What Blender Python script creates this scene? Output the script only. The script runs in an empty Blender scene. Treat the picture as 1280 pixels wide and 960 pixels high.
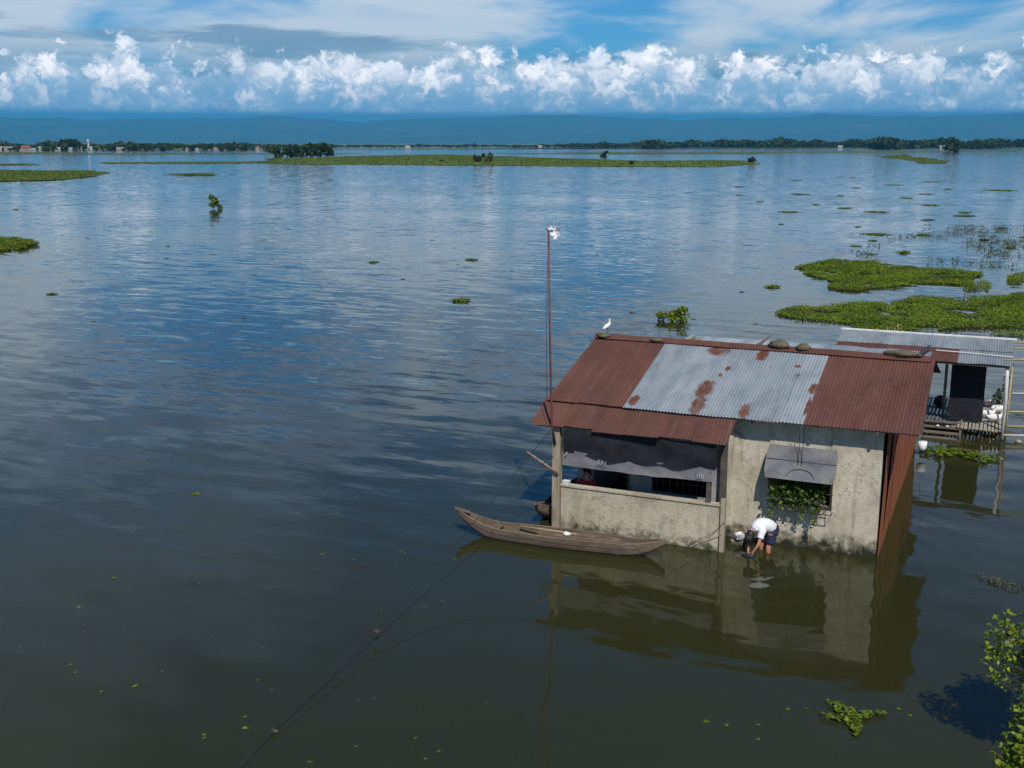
import bpy, math, random
import numpy as np
from mathutils import Vector, Matrix, noise
R = math.radians
rnd = random.Random(7)
scene = bpy.context.scene
col = scene.collection

# ------------------------------------------------------------------ camera, sky, sun, exposure
cam_d = bpy.data.cameras.new('camera')
cam = bpy.data.objects.new('camera', cam_d); col.objects.link(cam)
cam_d.sensor_width = 36.0
cam_d.lens = 36.0 * 1400.0 / 1280.0
cam_d.clip_start = 0.1; cam_d.clip_end = 200000.0
cam.location = (0, 0, 9.0)
cam.rotation_euler = (R(90 - 12.134), 0, 0)
scene.camera = cam
scene.view_settings.view_transform = 'Standard'
scene.view_settings.look = 'None'
scene.view_settings.exposure = 0.0
scene.view_settings.gamma = 1.0
scene.view_settings.use_curve_mapping = False
scene.cycles.volume_bounces = 0
scene.cycles.max_bounces = 6
scene.cycles.use_denoising = True

SUN_EL, SUN_AZ = 49.4, 172.9
world = bpy.data.worlds.new('World'); scene.world = world; world.use_nodes = True

class NT:
    """small helper to write node graphs"""
    def __init__(s, nt): s.nt = nt; nt.nodes.clear()
    def n(s, t, **kw):
        nd = s.nt.nodes.new(t)
        for k, v in kw.items():
            if k in ('operation', 'blend_type', 'data_type', 'noise_dimensions', 'feature', 'sky_type', 'vector_type',
                     'noise_type', 'normalize', 'wave_type', 'rings_direction', 'interpolation_type', 'clamp', 'distance', 'mode'):
                setattr(nd, k, v)
            elif k.startswith('i'): s.put(nd.inputs[int(k[1:])], v)
            else: s.put(nd.inputs[k.replace('_', ' ')], v)
        return nd
    def put(s, sock, v):
        if isinstance(v, bpy.types.NodeSocket): s.nt.links.new(v, sock)
        elif isinstance(v, bpy.types.Node): s.nt.links.new(v.outputs[0], sock)
        else:
            if hasattr(sock.default_value, '__len__') and len(sock.default_value) == 4 and len(v) == 3: v = (*v, 1)
            sock.default_value = v
    def m(s, op, a, b=0.0, c=0.0, clamp=False):
        nd = s.nt.nodes.new('ShaderNodeMath'); nd.operation = op; nd.use_clamp = clamp
        for i, v in enumerate((a, b, c)): s.put(nd.inputs[i], v)
        return nd.outputs[0]
    def vm(s, op, a, b=(0, 0, 0), sc=None):
        nd = s.nt.nodes.new('ShaderNodeVectorMath'); nd.operation = op
        s.put(nd.inputs[0], a); s.put(nd.inputs[1], b)
        if sc is not None: s.put(nd.inputs['Scale'], sc)
        return nd.outputs['Value'] if op in ('LENGTH', 'DOT_PRODUCT', 'DISTANCE') else nd.outputs[0]
    def xyz(s, x, y, z):
        nd = s.nt.nodes.new('ShaderNodeCombineXYZ')
        for i, v in enumerate((x, y, z)): s.put(nd.inputs[i], v)
        return nd.outputs[0]
    def sep(s, v):
        nd = s.nt.nodes.new('ShaderNodeSeparateXYZ'); s.put(nd.inputs[0], v); return nd.outputs
    def noise(s, vec, scale=1.0, detail=3.0, rough=0.5, dist=0.0):
        nd = s.nt.nodes.new('ShaderNodeTexNoise')
        s.put(nd.inputs['Vector'], vec); s.put(nd.inputs['Scale'], scale); s.put(nd.inputs['Detail'], detail)
        s.put(nd.inputs['Roughness'], rough); s.put(nd.inputs['Distortion'], dist)
        return nd.outputs[0]
    def noisec(s, vec, scale=1.0, detail=3.0, rough=0.5):
        nd = s.nt.nodes.new('ShaderNodeTexNoise')
        s.put(nd.inputs['Vector'], vec); s.put(nd.inputs['Scale'], scale); s.put(nd.inputs['Detail'], detail); s.put(nd.inputs['Roughness'], rough)
        return nd.outputs[1]
    def step(s, v, a, b):
        nd = s.nt.nodes.new('ShaderNodeMapRange'); nd.interpolation_type = 'SMOOTHSTEP'
        s.put(nd.inputs[0], v); nd.inputs[1].default_value = a; nd.inputs[2].default_value = b
        return nd.outputs[0]
    def ramp(s, v, stops):
        nd = s.nt.nodes.new('ShaderNodeValToRGB'); s.put(nd.inputs[0], v)
        el = nd.color_ramp.elements
        while len(el) < len(stops): el.new(0.5)
        for e, (p, c) in zip(el, stops): e.position = p; e.color = (*c, 1)
        return nd.outputs[0]
    def mix(s, f, a, b, mode='MIX'):
        nd = s.nt.nodes.new('ShaderNodeMix'); nd.data_type = 'RGBA'; nd.blend_type = mode; nd.clamp_factor = True
        s.put(nd.inputs[0], f); s.put(nd.inputs[6], a); s.put(nd.inputs[7], b)
        return nd.outputs[2]

VOFF, SOFF = (2.25, 5.0, 0), (5.35, 0.62, 0)
RANKS = [(1.7, 1.45, 3.75, 2.0, 0.36, 0.30, (0.88, 0.865, 0.865), 0.85, 0.20),
         (4.3, 1.45, 3.25, 3.6, 0.43, 0.31, (0.99, 0.935, 0.90), 0.97, 0.22)]
STRATUS = ((-12.5, 4.7, 10.5, 0.62), (-27.0, 5.6, 4.0, 0.3), (34.0, 5.2, 9.0, 0.5), (-52.0, 6.2, 9.0, 0.7), (11.6, 4.15, 0.8, 0.22), (24.5, 4.05, 1.6, 0.25),
           (66.0, 4.9, 12.0, 0.6), (118.0, 5.4, 12.0, 0.6), (-100.0, 5.0, 12.0, 0.6), (-150.0, 5.4, 12.0, 0.6), (165.0, 5.0, 11.0, 0.6))
def build_world():
    g = NT(world.node_tree)
    def N2(vec, scale, detail, rough, dist=0.0, out=0):
        nd = g.nt.nodes.new('ShaderNodeTexNoise'); nd.noise_dimensions = '2D'
        g.put(nd.inputs['Vector'], vec); nd.inputs['Scale'].default_value = scale; nd.inputs['Detail'].default_value = detail
        nd.inputs['Roughness'].default_value = rough; nd.inputs['Distortion'].default_value = dist
        return nd.outputs[out]
    sky = g.n('ShaderNodeTexSky', sky_type='NISHITA')
    sky.sun_disc = False; sky.sun_elevation = R(SUN_EL); sky.sun_rotation = R(SUN_AZ)
    sky.altitude = 0; sky.air_density = 1.0; sky.dust_density = 0.1; sky.ozone_density = 3.0
    d = g.vm('NORMALIZE', g.n('ShaderNodeTexCoord').outputs['Generated'])
    x, y, z = g.sep(d)
    zc = g.m('MAXIMUM', z, 0.0)
    el = g.m('MULTIPLY', g.m('ARCSINE', zc), 57.2958)     # degrees above the horizon
    az = g.m('MULTIPLY', g.m('ARCTAN2', x, y), 57.2958)
    blue = g.mix(1.0, sky.outputs[0], (0.23, 0.59, 0.90), 'MULTIPLY')
    # high veil: a flat deck seen in perspective
    inv = g.m('DIVIDE', 1.0, g.m('ADD', zc, 0.05))
    deck = g.xyz(g.m('MULTIPLY', x, inv), g.m('MULTIPLY', y, inv), 0.0)
    n1 = N2(g.vm('ADD', g.vm('MULTIPLY', deck, (1.0, 0.55, 1)), VOFF), 0.62, 5.0, 0.52, 0.25)
    veil = g.step(n1, 0.39, 0.56)
    n2 = N2(g.vm('ADD', g.vm('MULTIPLY', deck, (0.8, 1.0, 1)), (11.3, 2.2, 4)), 1.6, 5.0, 0.55, 0.35)
    veil = g.m('MULTIPLY', g.m('MULTIPLY', veil, g.m('ADD', 0.50, g.m('MULTIPLY', n2, 0.95)), clamp=True), g.m('ADD', 0.24, g.m('MULTIPLY', g.step(el, 19.0, 7.0), 0.76)))
    c = g.mix(g.m('MULTIPLY', veil, 0.86), blue, (7.6, 8.2, 8.6))
    # grey-blue stratus sheets, long and flat
    st = g.xyz(g.m('MULTIPLY', az, 0.11), g.m('MULTIPLY', el, 0.9), 0.0)
    wob = g.m('SUBTRACT', N2(g.vm('ADD', st, SOFF), 1.0, 5.0, 0.55, 0.25), 0.5)
    band = 0.0
    for (az0, el0, hw, hh) in STRATUS:
        dx = g.m('DIVIDE', g.m('SUBTRACT', az, az0), hw); dy = g.m('DIVIDE', g.m('SUBTRACT', el, el0), hh)
        r = g.m('SQRT', g.m('ADD', g.m('MULTIPLY', dx, dx), g.m('MULTIPLY', dy, dy)))
        band = g.m('MAXIMUM', band, g.step(g.m('ADD', r, g.m('MULTIPLY', wob, 3.0)), 1.15, 0.55))
    c = g.mix(g.m('MULTIPLY', band, 0.85), c, (2.0, 3.3, 4.5))
    # low vapour behind the cumulus
    low = g.m('MULTIPLY', g.step(el, 5.2, 2.8), 0.85)
    nv = N2(g.xyz(g.m('MULTIPLY', az, 0.13), g.m('MULTIPLY', el, 0.8), 0.0), 1.0, 5.0, 0.58, 0.4)
    c = g.mix(low, c, g.mix(g.step(nv, 0.36, 0.62), (1.5, 3.0, 4.4), (4.1, 5.4, 6.4)))
    c = g.mix(g.m('MULTIPLY', g.step(el, 2.1, 1.4), 0.9), c, (0.40, 1.7, 3.5))
    # cumulus ranks: a heaped top edge and rounded heads, from far to near
    def rank(c, seed, base, top, rough_top, scl, gap, warm, amount, shade):
        q = g.xyz(g.m('ADD', g.m('MULTIPLY', az, scl), seed * 7.1), g.m('ADD', g.m('MULTIPLY', el, scl * 1.15), seed * 3.3), 0.0)
        wq = g.vm('ADD', q, g.vm('MULTIPLY', g.vm('SUBTRACT', N2(q, 2.6, 4.0, 0.58, 0.0, 1), (0.5, 0.5, 0.5)), (0.55, 0.5, 0.0)))
        vo = g.nt.nodes.new('ShaderNodeTexVoronoi'); vo.voronoi_dimensions = '2D'; vo.feature = 'SMOOTH_F1'; vo.normalize = True
        g.put(vo.inputs['Vector'], wq); vo.inputs['Scale'].default_value = 1.15; vo.inputs['Detail'].default_value = 3.0
        vo.inputs['Roughness'].default_value = 0.55; vo.inputs['Lacunarity'].default_value = 2.4; vo.inputs['Smoothness'].default_value = 0.6
        heap = g.m('SUBTRACT', 1.02, g.m('MULTIPLY', vo.outputs['Distance'], 1.75))
        env = N2(g.xyz(g.m('MULTIPLY', az, 0.17), seed * 3.7, 0.0), 1.0, 2.0, 0.6)
        fine = N2(wq, 4.6, 5.0, 0.62)
        lim = g.m('ADD', top, g.m('MULTIPLY', g.m('SUBTRACT', env, 0.5), rough_top))
        depth = g.m('SUBTRACT', lim, el)                                                     # degrees below the heap's top
        dens = g.m('ADD', g.m('ADD', g.m('MULTIPLY', depth, 0.70), g.m('MULTIPLY', g.m('SUBTRACT', heap, 0.34), 2.0)), g.m('MULTIPLY', g.m('SUBTRACT', fine, 0.5), 0.6))
        brk = N2(g.vm('MULTIPLY', q, (0.42, 0.55, 1)), 1.0, 2.0, 0.5)
        dens = g.m('SUBTRACT', dens, g.m('MULTIPLY', g.step(brk, gap + 0.08, gap - 0.12), 2.4))
        m_ = g.m('MULTIPLY', g.step(dens, 0.0, 0.45), g.step(el, base - 0.15, base + 0.45))
        lit = g.m('ADD', g.m('MULTIPLY', g.m('SUBTRACT', heap, 0.30), 1.45), g.m('MULTIPLY', g.m('SUBTRACT', fine, 0.5), 1.3))
        lit = g.m('ADD', g.m('MULTIPLY', g.step(lit, 0.0, 0.98), 0.9), g.m('MULTIPLY', g.step(depth, 1.3, -0.1), 0.35))
        lit = g.m('MULTIPLY', lit, g.m('ADD', 1.0 - shade, g.m('MULTIPLY', g.step(el, base, base + 1.7), shade)), clamp=True)
        col_ = g.ramp(lit, [(0.0, (0.21, 0.335, 0.46)), (0.30, (0.34, 0.44, 0.54)), (0.62, (0.64, 0.65, 0.68)), (1.0, warm)])
        return g.mix(g.m('MULTIPLY', m_, amount), c, g.vm('SCALE', col_, sc=16.5))
    for r_ in RANKS: c = rank(c, *r_)
    bg = g.n('ShaderNodeBackground', Color=c, Strength=0.10)
    g.n('ShaderNodeOutputWorld', Surface=bg)
    world.cycles.sampling_method = 'NONE'
build_world()

sun_d = bpy.data.lights.new('sun', 'SUN'); sun = bpy.data.objects.new('sun', sun_d); col.objects.link(sun)
sun_d.energy = 4.2; sun_d.angle = R(0.55); sun_d.color = (1.0, 0.95, 0.86)
L = Vector((-0.144, 1.157, -1.36)).normalized()
sun.rotation_euler = L.to_track_quat('-Z', 'Y').to_euler()
sun.location = (5, -30, 40)

# ------------------------------------------------------------------ helpers
def tag(o, label=None, cat=None, group=None, kind=None):
    if label: o['label'] = label
    if cat: o['category'] = cat
    if group: o['group'] = group
    if kind: o['kind'] = kind
    return o
def empty(name, loc=(0, 0, 0), rz=0.0, parent=None):
    o = bpy.data.objects.new(name, None); col.objects.link(o); o.location = loc; o.rotation_euler = (0, 0, rz)
    o.empty_display_size = 0.2; o.parent = parent
    return o
def mesh_obj(name, verts, faces, mats, parent=None, smooth=False, fm=None):
    me = bpy.data.meshes.new(name); me.from_pydata([tuple(v) for v in verts], [], faces)
    for m in (mats if isinstance(mats, (list, tuple)) else [mats]): me.materials.append(m)
    if fm is not None: me.polygons.foreach_set('material_index', fm)
    if smooth: me.polygons.foreach_set('use_smooth', [True] * len(me.polygons))
    me.update()
    o = bpy.data.objects.new(name, me); col.objects.link(o); o.parent = parent
    return o
def np_mesh(name, V, F, mat, parent=None, smooth=False):
    """V (n,3), F (m,k) arrays"""
    me = bpy.data.meshes.new(name); k = F.shape[1]
    me.vertices.add(len(V)); me.vertices.foreach_set('co', V.astype(np.float32).ravel())
    me.loops.add(F.size); me.loops.foreach_set('vertex_index', F.astype(np.int32).ravel())
    me.polygons.add(len(F)); me.polygons.foreach_set('loop_start', np.arange(0, F.size, k, dtype=np.int32))
    me.polygons.foreach_set('loop_total', np.full(len(F), k, dtype=np.int32))
    if smooth: me.polygons.foreach_set('use_smooth', np.ones(len(F), dtype=bool))
    me.materials.append(mat); me.update(calc_edges=True); me.validate()
    o = bpy.data.objects.new(name, me); col.objects.link(o); o.parent = parent
    return o
class MB:
    def __init__(s): s.v = []; s.f = []
    def box(s, x0, x1, y0, y1, z0, z1, M=None):
        b = len(s.v)
        P = [Vector(p) for p in ((x0,y0,z0),(x1,y0,z0),(x1,y1,z0),(x0,y1,z0),(x0,y0,z1),(x1,y0,z1),(x1,y1,z1),(x0,y1,z1))]
        if M is not None: P = [M @ p for p in P]
        s.v += P
        s.f += [tuple(b + i for i in q) for q in ((3,2,1,0),(4,5,6,7),(0,1,5,4),(1,2,6,5),(2,3,7,6),(3,0,4,7))]
        return s
    def tube(s, pts, rad, n=8, cap=True):
        pts = [Vector(p) for p in pts]
        rr = rad if isinstance(rad, (list, tuple)) else [rad] * len(pts)
        b = len(s.v); up = None
        for i, p in enumerate(pts):
            t = (pts[min(i + 1, len(pts) - 1)] - pts[max(i - 1, 0)]).normalized()
            a = Vector((0, 0, 1)) if abs(t.z) < 0.9 else Vector((1, 0, 0))
            e1 = t.cross(a).normalized(); e2 = t.cross(e1).normalized()
            for k in range(n):
                w = 2 * math.pi * k / n
                s.v.append(p + (e1 * math.cos(w) + e2 * math.sin(w)) * rr[i])
        for i in range(len(pts) - 1):
            for k in range(n):
                s.f.append((b + i * n + k, b + i * n + (k + 1) % n, b + (i + 1) * n + (k + 1) % n, b + (i + 1) * n + k))
        if cap:
            s.f.append(tuple(b + k for k in range(n))[::-1]); s.f.append(tuple(b + (len(pts) - 1) * n + k for k in range(n)))
        return s
    def bar(s, p, q, w, h):
        """rectangular bar from p to q"""
        p, q = Vector(p), Vector(q); t = (q - p).normalized()
        a = Vector((0, 0, 1)) if abs(t.z) < 0.9 else Vector((0, 1, 0))
        e1 = t.cross(a).normalized() * (w / 2); e2 = e1.cross(t).normalized() * (h / 2); b = len(s.v)
        for c in (p, q): s.v += [c - e1 - e2, c + e1 - e2, c + e1 + e2, c - e1 + e2]
        s.f += [tuple(b + i for i in qd) for qd in ((0,1,2,3),(7,6,5,4),(4,5,1,0),(5,6,2,1),(6,7,3,2),(7,4,0,3))]
        return s
    def blob(s, c, r, seg=10, ring=7, jit=0.0, seed=0):
        c = Vector(c); r = r if isinstance(r, (tuple, list)) else (r, r, r); b = len(s.v)
        for i in range(ring + 1):
            th = math.pi * i / ring
            for k in range(seg):
                ph = 2 * math.pi * k / seg
                d = Vector((math.sin(th) * math.cos(ph), math.sin(th) * math.sin(ph), math.cos(th)))
                q = 1 + jit * noise.noise(d * 1.7 + Vector((seed * 3.1, seed, 0)))
                s.v.append(c + Vector((d.x * r[0], d.y * r[1], d.z * r[2])) * q)
        for i in range(ring):
            for k in range(seg):
                s.f.append((b + i * seg + k, b + (i + 1) * seg + k, b + (i + 1) * seg + (k + 1) % seg, b + i * seg + (k + 1) % seg))
        return s
    def build(s, name, mat, parent=None, smooth=False): return mesh_obj(name, s.v, s.f, mat, parent, smooth)
def copy_tree(o, parent=None):
    c = o.copy(); col.objects.link(c); c.parent = parent
    for ch in list(o.children): copy_tree(ch, c)
    return c

# ------------------------------------------------------------------ materials
def new_mat(name):
    m = bpy.data.materials.new(name); m.use_nodes = True
    g = NT(m.node_tree)
    b = g.n('ShaderNodeBsdfPrincipled'); g.n('ShaderNodeOutputMaterial', Surface=b)
    return m, g, b
def bump(g, h, strength=0.3, dist=0.02):
    nd = g.nt.nodes.new('ShaderNodeBump'); g.put(nd.inputs['Height'], h)
    nd.inputs['Strength'].default_value = strength; nd.inputs['Distance'].default_value = dist
    return nd.outputs[0]
def simple(name, stops, scale=4.0, rough=0.8, stretch=(1, 1, 1), detail=5.0, bmp=0.25, bdist=0.01, metal=0.0, spec=0.3):
    m, g, b = new_mat(name)
    tc = g.n('ShaderNodeTexCoord').outputs['Object']
    n = g.noise(g.vm('MULTIPLY', tc, stretch), scale, detail, 0.62)
    g.put(b.inputs['Base Color'], g.ramp(n, stops)); b.inputs['Roughness'].default_value = rough
    b.inputs['Metallic'].default_value = metal; b.inputs['Specular IOR Level'].default_value = spec
    if bmp: g.put(b.inputs['Normal'], bump(g, g.noise(g.vm('MULTIPLY', tc, stretch), scale * 4, 4, 0.6), bmp, bdist))
    return m
def leafy(name, stops, rough=0.5, trans=0.25):
    m, g, b = new_mat(name)
    geo = g.n('ShaderNodeNewGeometry')
    c = g.ramp(geo.outputs['Random Per Island'], stops)
    pn = g.noise(geo.outputs['Position'], 0.35, 6, 0.65)
    c = g.mix(g.step(pn, 0.36, 0.60), g.mix(0.6, c, (0.045, 0.075, 0.012)), c)
    pm = g.noise(g.vm('ADD', geo.outputs['Position'], (31.0, 7.0, 0)), 0.5, 6, 0.65)
    c = g.mix(g.m('MULTIPLY', g.step(pm, 0.58, 0.72), 0.55), c, (0.17, 0.15, 0.05))
    g.put(b.inputs['Base Color'], c); b.inputs['Roughness'].default_value = rough
    b.inputs['Specular IOR Level'].default_value = 0.12
    t = g.n('ShaderNodeBsdfTranslucent', Color=c); mx = g.n('ShaderNodeMixShader', i0=trans, i1=b.outputs[0], i2=t)
    g.put([n for n in g.nt.nodes if n.type == 'OUTPUT_MATERIAL'][0].inputs[0], mx)
    return m
def concrete(name, base, light, dark, algae=0.42, grime=1.0):
    m, g, b = new_mat(name)
    tc = g.n('ShaderNodeTexCoord').outputs['Object']; x, y, z = g.sep(tc)
    n1 = g.noise(tc, 1.1, 7, 0.62, 0.3)
    c = g.ramp(n1, [(0.30, dark), (0.46, base), (0.62, light), (0.8, base)])
    n2 = g.noise(g.vm('MULTIPLY', tc, (3.2, 3.2, 0.45)), 1.6, 6, 0.6)
    c = g.mix(g.m('MULTIPLY', g.step(n2, 0.50, 0.72), 0.55 * grime), c, tuple(k * 0.55 for k in dark))
    n3 = g.noise(tc, 5.5, 8, 0.68)
    c = g.mix(g.m('MULTIPLY', g.step(n3, 0.55, 0.70), 0.45 * grime), c, (0.15, 0.135, 0.105))
    n5 = g.noise(tc, 26.0, 4, 0.6)
    nb = g.noise(g.vm('ADD', tc, (7.7, 0, 3.1)), 2.1, 8, 0.72, 0.6)
    c = g.mix(g.m('MULTIPLY', g.step(nb, 0.56, 0.66), 0.55 * grime), c, (0.21, 0.20, 0.175))
    c = g.mix(g.m('MULTIPLY', g.step(nb, 0.44, 0.36), 0.5), c, light)
    crack = g.m('ABSOLUTE', g.m('SUBTRACT', g.noise(g.vm('ADD', tc, (1.3, 4.0, 9.0)), 0.9, 6, 0.62), 0.5))
    c = g.mix(g.m('MULTIPLY', g.step(crack, 0.006, 0.0015), 0.55), c, (0.10, 0.09, 0.075))
    c = g.mix(g.m('MULTIPLY', g.step(n5, 0.35, 0.7), 0.30), c, tuple(k * 0.72 for k in base))
    n4 = g.noise(tc, 4.2, 7, 0.7)
    edge = g.m('ADD', z, g.m('MULTIPLY', g.m('SUBTRACT', n4, 0.5), 1.3))
    c = g.mix(g.m('MULTIPLY', g.step(edge, algae, algae - 0.30), 0.82), c, (0.085, 0.082, 0.05))
    c = g.mix(g.step(edge, algae - 0.24, algae - 0.44), c, (0.028, 0.030, 0.018))
    g.put(b.inputs['Base Color'], c); b.inputs['Roughness'].default_value = 0.9; b.inputs['Specular IOR Level'].default_value = 0.2
    g.put(b.inputs['Normal'], bump(g, g.m('ADD', n5, g.m('MULTIPLY', n3, 2.0)), 0.5, 0.02))
    return m
RUST = [(0.28, (0.070, 0.030, 0.023)), (0.45, (0.105, 0.043, 0.032)), (0.58, (0.130, 0.054, 0.040)), (0.75, (0.105, 0.050, 0.040))]
def rust_sheet(name):
    m, g, b = new_mat(name)
    tc = g.n('ShaderNodeTexCoord').outputs['Object']
    oi = g.n('ShaderNodeObjectInfo')
    n1 = g.noise(g.vm('MULTIPLY', tc, (1.5, 0.5, 0.5)), 1.4, 7, 0.62)
    c = g.ramp(n1, RUST)
    n2 = g.noise(g.vm('MULTIPLY', tc, (9, 0.6, 0.6)), 1.0, 5, 0.6)
    c = g.mix(g.m('MULTIPLY', g.step(n2, 0.5, 0.75), 0.40), c, (0.052, 0.027, 0.023))
    n3 = g.noise(tc, 7.0, 7, 0.7)
    c = g.mix(g.m('MULTIPLY', g.step(n3, 0.54, 0.70), 0.55), c, (0.165, 0.092, 0.062))
    n8 = g.noise(g.vm('MULTIPLY', tc, (14.0, 0.5, 0.5)), 1.0, 5, 0.65)
    c = g.mix(g.m('MULTIPLY', g.step(n8, 0.52, 0.70), 0.40), c, (0.175, 0.105, 0.078))
    n9 = g.noise(tc, 0.8, 5, 0.6)
    c = g.mix(g.m('MULTIPLY', g.step(n9, 0.48, 0.66), 0.40), c, (0.085, 0.052, 0.045))
    c = g.mix(0.22, c, g.ramp(oi.outputs['Random'], [(0.0, (0.07, 0.034, 0.027)), (0.5, (0.13, 0.052, 0.037)), (1.0, (0.115, 0.066, 0.052))]))
    g.put(b.inputs['Base Color'], c); b.inputs['Roughness'].default_value = 0.85; b.inputs['Specular IOR Level'].default_value = 0.2
    g.put(b.inputs['Normal'], bump(g, n3, 0.25, 0.01))
    return m
# rust spots on the galvanised sheets: (s, t, radius s, radius t)
SPOTS = [(-4.17, 0.80, 0.20, 0.46), (-4.13, 0.05, 0.15, 0.50), (-3.03, -0.08, 0.13, 0.36), (-3.25, 2.75, 0.14, 0.30), (-4.36, 2.86, 0.26, 0.30), (-1.74, 1.25, 0.10, 0.26),
         (-5.93, 1.65, 0.10, 0.30), (-5.66, -0.06, 0.12, 0.24), (-2.20, 1.85, 0.06, 0.07), (-2.3, 2.3, 0.07, 0.07), (-3.9, 1.9, 0.06, 0.12), (-1.72, 0.45, 0.05, 0.5), (-4.0, 1.55, 0.05, 0.08)]
def galvanised(name, spots=(), tone=1.0, rusty=0.0):
    m, g, b = new_mat(name)
    tc = g.n('ShaderNodeTexCoord').outputs['Object']; x, y, z = g.sep(tc)
    oi = g.n('ShaderNodeObjectInfo')
    n1 = g.noise(g.vm('MULTIPLY', tc, (2.2, 0.6, 0.6)), 1.5, 7, 0.62, 0.3)
    c = g.ramp(n1, [(0.28, (0.145 * tone, 0.175 * tone, 0.20 * tone)), (0.48, (0.23 * tone, 0.265 * tone, 0.29 * tone)), (0.70, (0.30 * tone, 0.325 * tone, 0.335 * tone))])
    c = g.mix(0.35, c, g.ramp(oi.outputs['Random'], [(0.0, (0.17 * tone, 0.20 * tone, 0.225 * tone)), (1.0, (0.31 * tone, 0.34 * tone, 0.36 * tone))]))
    n2 = g.noise(tc, 3.2, 7, 0.68)
    c = g.mix(g.m('MULTIPLY', g.step(n2, 0.60 - rusty, 0.74 - rusty), 0.6), c, (0.13, 0.085, 0.065))
    f = 0.0
    w = g.m('MULTIPLY', g.m('SUBTRACT', g.noise(tc, 5.0, 6, 0.65), 0.5), 1.9)
    for (s0, t0, a, bb) in spots:
        dx = g.m('DIVIDE', g.m('SUBTRACT', x, s0), a); dy = g.m('DIVIDE', g.m('SUBTRACT', y, t0), bb)
        r = g.m('ADD', g.m('SQRT', g.m('ADD', g.m('MULTIPLY', dx, dx), g.m('MULTIPLY', dy, dy))), w)
        f = g.m('MAXIMUM', f, g.step(r, 1.22, 0.72))
    if spots:
        rc = g.ramp(g.noise(tc, 6.0, 6, 0.7), [(0.35, (0.085, 0.032, 0.02)), (0.55, (0.15, 0.056, 0.032)), (0.66, (0.21, 0.115, 0.05)), (0.75, (0.115, 0.048, 0.028))])
        c = g.mix(f, c, rc)
    n6 = g.noise(g.vm('MULTIPLY', tc, (11.0, 0.55, 0.55)), 1.0, 5, 0.62)
    c = g.mix(g.m('MULTIPLY', g.step(n6, 0.54, 0.70), 0.42), c, (0.155, 0.125, 0.105))
    n7 = g.noise(g.vm('MULTIPLY', tc, (1.2, 0.8, 0.8)), 1.1, 6, 0.6)
    c = g.mix(g.m('MULTIPLY', g.step(n7, 0.50, 0.68), 0.38), c, (0.135, 0.15, 0.165))
    g.put(b.inputs['Base Color'], c); b.inputs['Roughness'].default_value = 0.55; b.inputs['Specular IOR Level'].default_value = 0.35
    b.inputs['Metallic'].default_value = 0.0
    g.put(b.inputs['Normal'], bump(g, n2, 0.15, 0.01))
    return m
def wood(name, stops, axis=(1, 1, 1), rough=0.85):
    m, g, b = new_mat(name)
    tc = g.n('ShaderNodeTexCoord').outputs['Object']
    n1 = g.noise(g.vm('MULTIPLY', tc, axis), 3.0, 7, 0.65, 0.4); n2 = g.noise(tc, 2.2, 5, 0.6)
    c = g.ramp(n1, stops)
    c = g.mix(g.m('MULTIPLY', g.step(n2, 0.45, 0.7), 0.5), c, tuple(k * 0.6 for k in stops[0][1]))
    oi = g.n('ShaderNodeObjectInfo')
    c = g.mix(g.m('MULTIPLY', oi.outputs['Random'], 0.3), c, stops[-1][1])
    g.put(b.inputs['Base Color'], c); b.inputs['Roughness'].default_value = rough; b.inputs['Specular IOR Level'].default_value = 0.25
    g.put(b.inputs['Normal'], bump(g, n1, 0.4, 0.01))
    return m

MT = {}
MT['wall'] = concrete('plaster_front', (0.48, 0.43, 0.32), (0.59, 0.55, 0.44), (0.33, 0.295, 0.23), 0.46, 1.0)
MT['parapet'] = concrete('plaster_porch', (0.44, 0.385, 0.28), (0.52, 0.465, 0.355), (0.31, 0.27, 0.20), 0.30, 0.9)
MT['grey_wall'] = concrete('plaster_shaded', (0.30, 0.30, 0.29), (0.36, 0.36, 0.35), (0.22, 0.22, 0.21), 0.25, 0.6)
MT['rust'] = rust_sheet('rusted_iron_sheet')
MT['galv'] = galvanised('galvanised_sheet', SPOTS)
MT['galv_far'] = galvanised('galvanised_sheet_old', (), 0.95, 0.03)
MT['galv_blue'] = galvanised('galvanised_sheet_blue', (), 0.85, 0.0)
MT['pale_sheet'] = galvanised('pale_flat_sheet', (), 1.2, 0.03)
MT['side_rust'] = simple('orange_rust_sheet', [(0.3, (0.12, 0.036, 0.018)), (0.5, (0.21, 0.065, 0.03)), (0.7, (0.27, 0.10, 0.05))], 1.6, 0.9, (2, 2, 0.5), 7)
MT['white_edge'] = simple('white_trim', [(0.3, (0.5, 0.5, 0.49)), (0.6, (0.72, 0.72, 0.71))], 3, 0.6)
MT['net'] = simple('dark_shade_net', [(0.3, (0.008, 0.009, 0.012)), (0.6, (0.019, 0.021, 0.027))], 6, 0.9, (1, 1, 1), 6)
MT['net_light'] = simple('grey_tarp', [(0.3, (0.13, 0.125, 0.13)), (0.55, (0.185, 0.18, 0.185)), (0.72, (0.23, 0.23, 0.235))], 2.5, 0.8, (1, 1, 1), 6)
MT['net_print'] = simple('worn_print', [(0.3, (0.25, 0.25, 0.26)), (0.7, (0.42, 0.41, 0.41))], 14, 0.8)
MT['shutter'] = simple('grey_painted_shutter', [(0.28, (0.070, 0.072, 0.078)), (0.45, (0.115, 0.118, 0.125)), (0.58, (0.15, 0.15, 0.152)), (0.70, (0.17, 0.14, 0.115))], 2.6, 0.6, (1, 1, 1), 6)
MT['iron'] = simple('dark_iron', [(0.3, (0.03, 0.028, 0.027)), (0.7, (0.075, 0.06, 0.05))], 9, 0.7)
MT['rust_pipe'] = simple('rusty_pipe', [(0.3, (0.09, 0.03, 0.03)), (0.7, (0.17, 0.065, 0.06))], 9, 0.7)
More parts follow.
